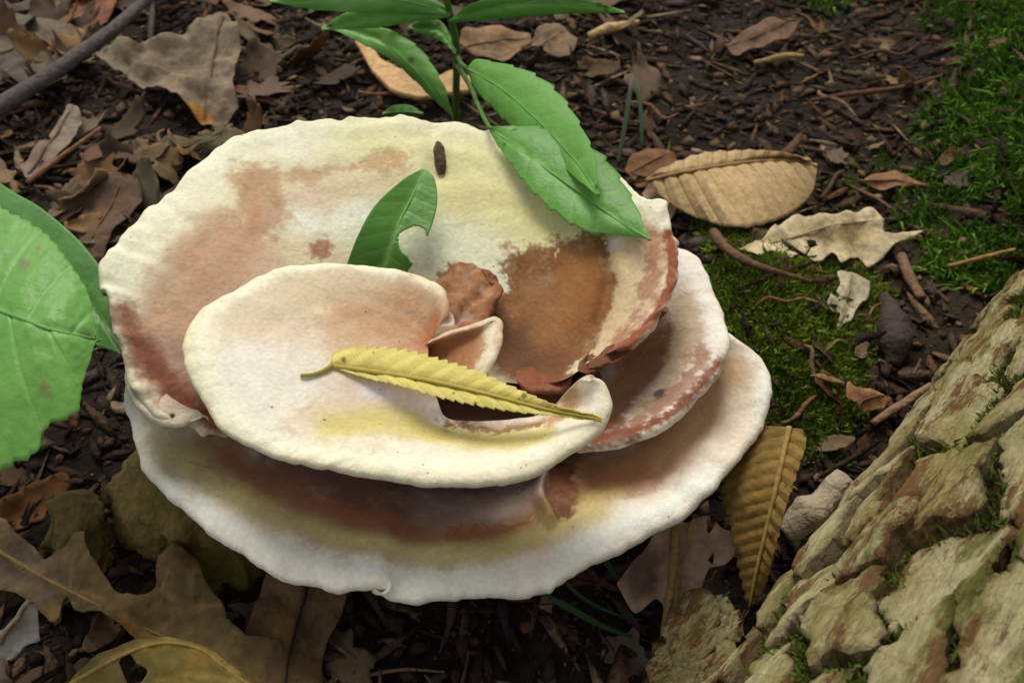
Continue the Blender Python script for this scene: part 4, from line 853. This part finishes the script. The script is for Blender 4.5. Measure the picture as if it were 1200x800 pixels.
grass('thin dark green grass blade curling under the rim by the stalk', [(655, 675, .2), (690, 705, .16), (730, 722, .1), (755, 726, .04)], .011, (48, 76, 40), 4)
grass('short dark green grass blade below the lower rim', [(705, 650, .26), (715, 665, .2), (725, 680, .14)], .012, (50, 80, 42), 5)
# flat pale bracket of wood behind the seedling
fallen('wood_slab', 'curved peach coloured bark slab behind the seedling stem', [(416, 50, .10), (432, 52, .11), (446, 70, .12), (470, 82, .12), (500, 92, .12), (530, 84, .12), (552, 92, .11), (548, 108, .10), (520, 112, .10), (490, 116, .10), (460, 106, .10), (436, 84, .10)], [], color=(206, 166, 116), seed=21, cat='bark', wave=.01, thick=.03, jag=.004)
fallen('dead_leaf', 'rolled tan leaf behind the seedling stem', [(538, 56, .06), (545, 36, .14), (580, 30, .16), (618, 38, .14), (622, 56, .08), (590, 70, .04), (556, 68, .04)], [[(540, 58), (580, 48), (620, 46)]], color=(160, 130, 96), seed=22, wave=.05)
fallen('dead_leaf', 'brown crumpled leaf beside the rolled tan leaf', [(622, 52, .05), (632, 30, .12), (655, 26, .12), (676, 44, .1), (670, 62, .06), (645, 66, .04)], [[(630, 58), (660, 36)]], color=(132, 108, 82), seed=23, wave=.05)
# chunk of pale bark
fallen('bark_chunk', 'thick pale bark chunk beside the foot of the log', [(752, 812, .14), (770, 770, .18), (792, 735, .22), (826, 692, .26), (850, 690, .26), (868, 704, .24), (870, 735, .22), (856, 762, .18), (862, 790, .16), (850, 830, .12)], [], color=(168, 158, 104), seed=24, cat='bark', mat=M['plate'], wave=.13, thick=.08, jag=.05, blot=[([(860, 720), (850, 760)], 12, (96, 84, 48), .8), ([(800, 790)], 14, (110, 96, 56), .7)], mottle=.5)

# ------------------------------------------------------------------ loose leaf litter: countable leaves and twigs, then crumbs
def local_leaf(seed, kind):
    r = np.random.default_rng(seed); n = 26; th = np.linspace(0, 2*math.pi, n, endpoint=False)
    asp = r.uniform(.4, .62) if kind < 2 else r.uniform(.5, .8)
    rad = 1 + .10*np.sin(th*2+r.uniform(0, 6)) + .12*r.normal(size=n)*(.5+.5*kind)
    if kind == 1: rad *= 1 + .22*np.cos(th*7)
    x = np.cos(th)*rad; y = np.sin(th)*rad*asp
    x = x + .25*np.sign(x)*np.clip(np.abs(x)-.7, 0, 1)
    o = dense(np.stack([x, y, 0*x], -1), .11, .05, seed)
    v2, F = cdt_mesh(o[:, :2], [], .2, seed)
    V = np.concatenate([v2, np.zeros((len(v2), 1))], 1)
    cu, cv, tw = r.uniform(-.1, .5), r.uniform(-.15, .7), r.uniform(-.3, .3)
    V[:, 2] = cu*V[:, 0]**2*.5 + cv*V[:, 1]**2*1.2 + tw*V[:, 0]*V[:, 1] + .16*fbm(V, 1.6, 3, seed+3) + .05*np.abs(V[:, 1])
    vein = np.exp(-(V[:, 1]/.05)**2); vl = np.abs((((V[:, 0]-.7*np.abs(V[:, 1]))*4) % 1)-.5)*2
    V[:, 2] += .03*vein - .03*smooth(.75, 1, vl)
    c = [(128, 104, 80), (112, 88, 66), (142, 116, 86), (104, 92, 80), (128, 92, 62)][seed % 5]
    C = lin(c)*(1+.35*fbm(V, 3, 3, seed+4))[:, None]*(1-.25*smooth(.7, 1, vl))[:, None]
    me = mesh_obj('litter_leaf', V, F, M['litter'], None, np.clip(C, .003, .9))
    m_ = me.modifiers.new('thickness', 'SOLIDIFY'); m_.thickness = .03
    return me
protos = [local_leaf(900+i, i % 3) for i in range(12)]
prand = random.Random(3)
GL = 'leaf litter strewn over the forest floor'
def near_fungus(p): return ((p[0]+.1)/1.0)**2 + ((p[1]-.02)/.85)**2 < 1
KEEP = [(755, 172, 960, 268), (866, 236, 1080, 392), (112, 14, 285, 150), (845, 495, 945, 715), (1000, 198, 1105, 228), (848, 18, 942, 68), (416, 48, 555, 118), (538, 28, 680, 72), (985, 440, 1050, 492), (20, 115, 98, 214), (728, 168, 800, 265), (0, 700, 50, 778), (75, 745, 310, 830)]
first = set(); ZONE = ''
TONES = [('dark brown', (.42, .36, .32)), ('mid brown', (.8, .74, .68)), ('pale tan', (1.35, 1.25, 1.08)), ('greyish', (.78, .80, .84)), ('rusty', (1.05, .78, .56))]
SHAPES = ['oval', 'lobed', 'broken']
def put_leaf(u, v, size, tilt=.5, dz=.03):
    p = PG(u, v, 0); k = prand.randrange(12)
    if near_fungus(p) or any(a < u < c and b < v < d+14 for a, b, c, d in KEEP): return
    src = protos[k]; o = src if k not in first else src.copy()
    if k in first: col.objects.link(o)
    first.add(k)
    s = size*prand.uniform(.7, 1.25); o.scale = (s, s*prand.uniform(.75, 1.1), s*prand.uniform(.7, 1.5))
    o.location = (p[0], p[1], p[2]+dz+s*.12); o.rotation_euler = (prand.gauss(0, tilt), prand.gauss(0, tilt), prand.uniform(0, 6.28))
    tn, tc = TONES[prand.choices(range(5), [4, 4, 1, 3, 2])[0]]; o.color = (*tc, 1)
    big = 'big' if s > size else 'small'
    lie = 'flat' if abs(o.rotation_euler.x)+abs(o.rotation_euler.y) < .55 else 'tilted'
    big = 'big' if s > size*1.08 else 'tiny' if s < size*.85 else 'small'
    tag(o, f'{big} {lie} {SHAPES[k % 3]} {tn} dead leaf lying {ZONE}', 'leaf', GL)
ZONE = 'among the litter beside the dark stick'
for _ in range(150): put_leaf(prand.uniform(-30, 330), prand.uniform(-40, 300), .16, .45, .02)
for _ in range(34): put_leaf(prand.uniform(-60, 150), prand.uniform(-70, 120), .22, .35, .02)
ZONE = 'on the soil behind the seedling'
for _ in range(46): put_leaf(prand.uniform(300, 760), prand.uniform(-50, 120), .17, .4, .02)
ZONE = 'on the open soil past the grass'
for _ in range(40): put_leaf(prand.uniform(700, 1180), prand.uniform(-40, 330), .07, .4)
ZONE = 'on the soil between moss hump and log'
for _ in range(22): put_leaf(prand.uniform(930, 1120), prand.uniform(300, 620), .07, .4)
ZONE = 'around the large oak leaves'
for _ in range(34): put_leaf(prand.uniform(-40, 420), prand.uniform(560, 830), .13, .4, .0)
ZONE = 'on dark soil under the lower rim'
for _ in range(20): put_leaf(prand.uniform(380, 900), prand.uniform(690, 830), .08, .4, .0)
for k in range(12):
    if k not in first: bpy.data.objects.remove(protos[k])
GT = 'thin twigs strewn over the forest floor'
TN = ['brown', 'dark brown', 'tan', 'grey', 'rusty']
def put_twig(u, v, L, r, c, zone, ci):
    a = prand.uniform(0, 6.28); p = PG(u, v, .05)
    if near_fungus(p): return
    d = np.array([math.cos(a), math.sin(a), 0])*L; q = []
    for f in (-.5, -.17, .17, .5):
        w_ = p + d*f + np.array([prand.gauss(0, .1), prand.gauss(0, .1), 0])*L*.8; w_[2] = float(hgt(w_[0], w_[1])) + prand.uniform(.02, .06); q.append(w_)
    tag(tube('twig', q, [r*.7, r, r*.9, r*.5], M['wood'], None, 6, lin(TC[ci]), wob=.3, seed=prand.randrange(999)), ('long' if L > .28 else 'short')+(' thick ' if r > .009 else ' thin ')+TN[ci]+' twig lying '+zone, 'twig', GT)
TC = [(112, 88, 68), (90, 68, 52), (134, 108, 80), (104, 92, 84), (128, 92, 62)]
for _ in range(36): put_twig(prand.uniform(-20, 1180), prand.uniform(-40, 320), prand.uniform(.2, .55), prand.uniform(.007, .016), 0, 'on the floor behind the fungus', prand.randrange(5))
for _ in range(16): put_twig(prand.uniform(880, 1130), prand.uniform(280, 620), prand.uniform(.1, .3), prand.uniform(.005, .010), 0, 'on the soil beside the log', prand.randrange(5))
for _ in range(26): put_twig(prand.uniform(330, 900), prand.uniform(690, 830), prand.uniform(.12, .35), prand.uniform(.004, .009), 0, 'on dark soil under the lower rim', prand.randrange(5))
# crumbs of leaf, bark and soil that nobody could count
r = np.random.default_rng(77); n = 40000
x = r.uniform(-4.6, 4.2, n); y = r.uniform(-1.8, 6.0, n)
sz = .008 + .045*r.random(n)**3.2
base = np.stack([x, y, hgt(x, y)], -1); base[:, 2] += sz*.35
t1 = r.normal(size=(n, 3))*[1, 1, .14]; t1 /= np.linalg.norm(t1, axis=1)[:, None]
t2 = np.cross(t1, r.normal(size=(n, 3))*[.4, .4, 1]); t2 /= np.linalg.norm(t2, axis=1)[:, None]; nn = np.cross(t1, t2)
el_ = np.where(r.random(n) < .4, r.uniform(2, 6, n), 1.2)[:, None]; a = sz[:, None]
thk = r.uniform(.08, .4, (n, 1))
cor = [base - t1*a*el_*r.uniform(.6, 1.2, (n, 1)), base + t2*a*r.uniform(.4, 1, (n, 1)), base + t1*a*el_*r.uniform(.6, 1.2, (n, 1)), base - t2*a*r.uniform(.4, 1, (n, 1)), base + nn*a*thk, base - nn*a*thk]
V = np.stack(cor, 1).reshape(-1, 3); i = np.arange(n)[:, None]*6
F = np.concatenate([i+q for q in ([0, 1, 4], [1, 2, 4], [2, 3, 4], [3, 0, 4], [1, 0, 5], [2, 1, 5], [3, 2, 5], [0, 3, 5])], 0)
pal = np.array([lin(c) for c in [(70, 52, 40), (96, 74, 56), (56, 44, 36), (128, 102, 74), (150, 128, 100), (84, 70, 62), (110, 74, 50), (88, 86, 50)]])
C = pal[r.choice(8, n, p=[.24, .18, .2, .1, .04, .1, .08, .06])]*r.uniform(.6, 1.2, (n, 1))
o = mesh_obj('forest_litter', V, F, M['soil'], None, np.repeat(C, 6, 0), smooth_=False)
tag(o, 'fine crumbs of leaf, bark and soil covering the forest floor', 'litter', kind='stuff')
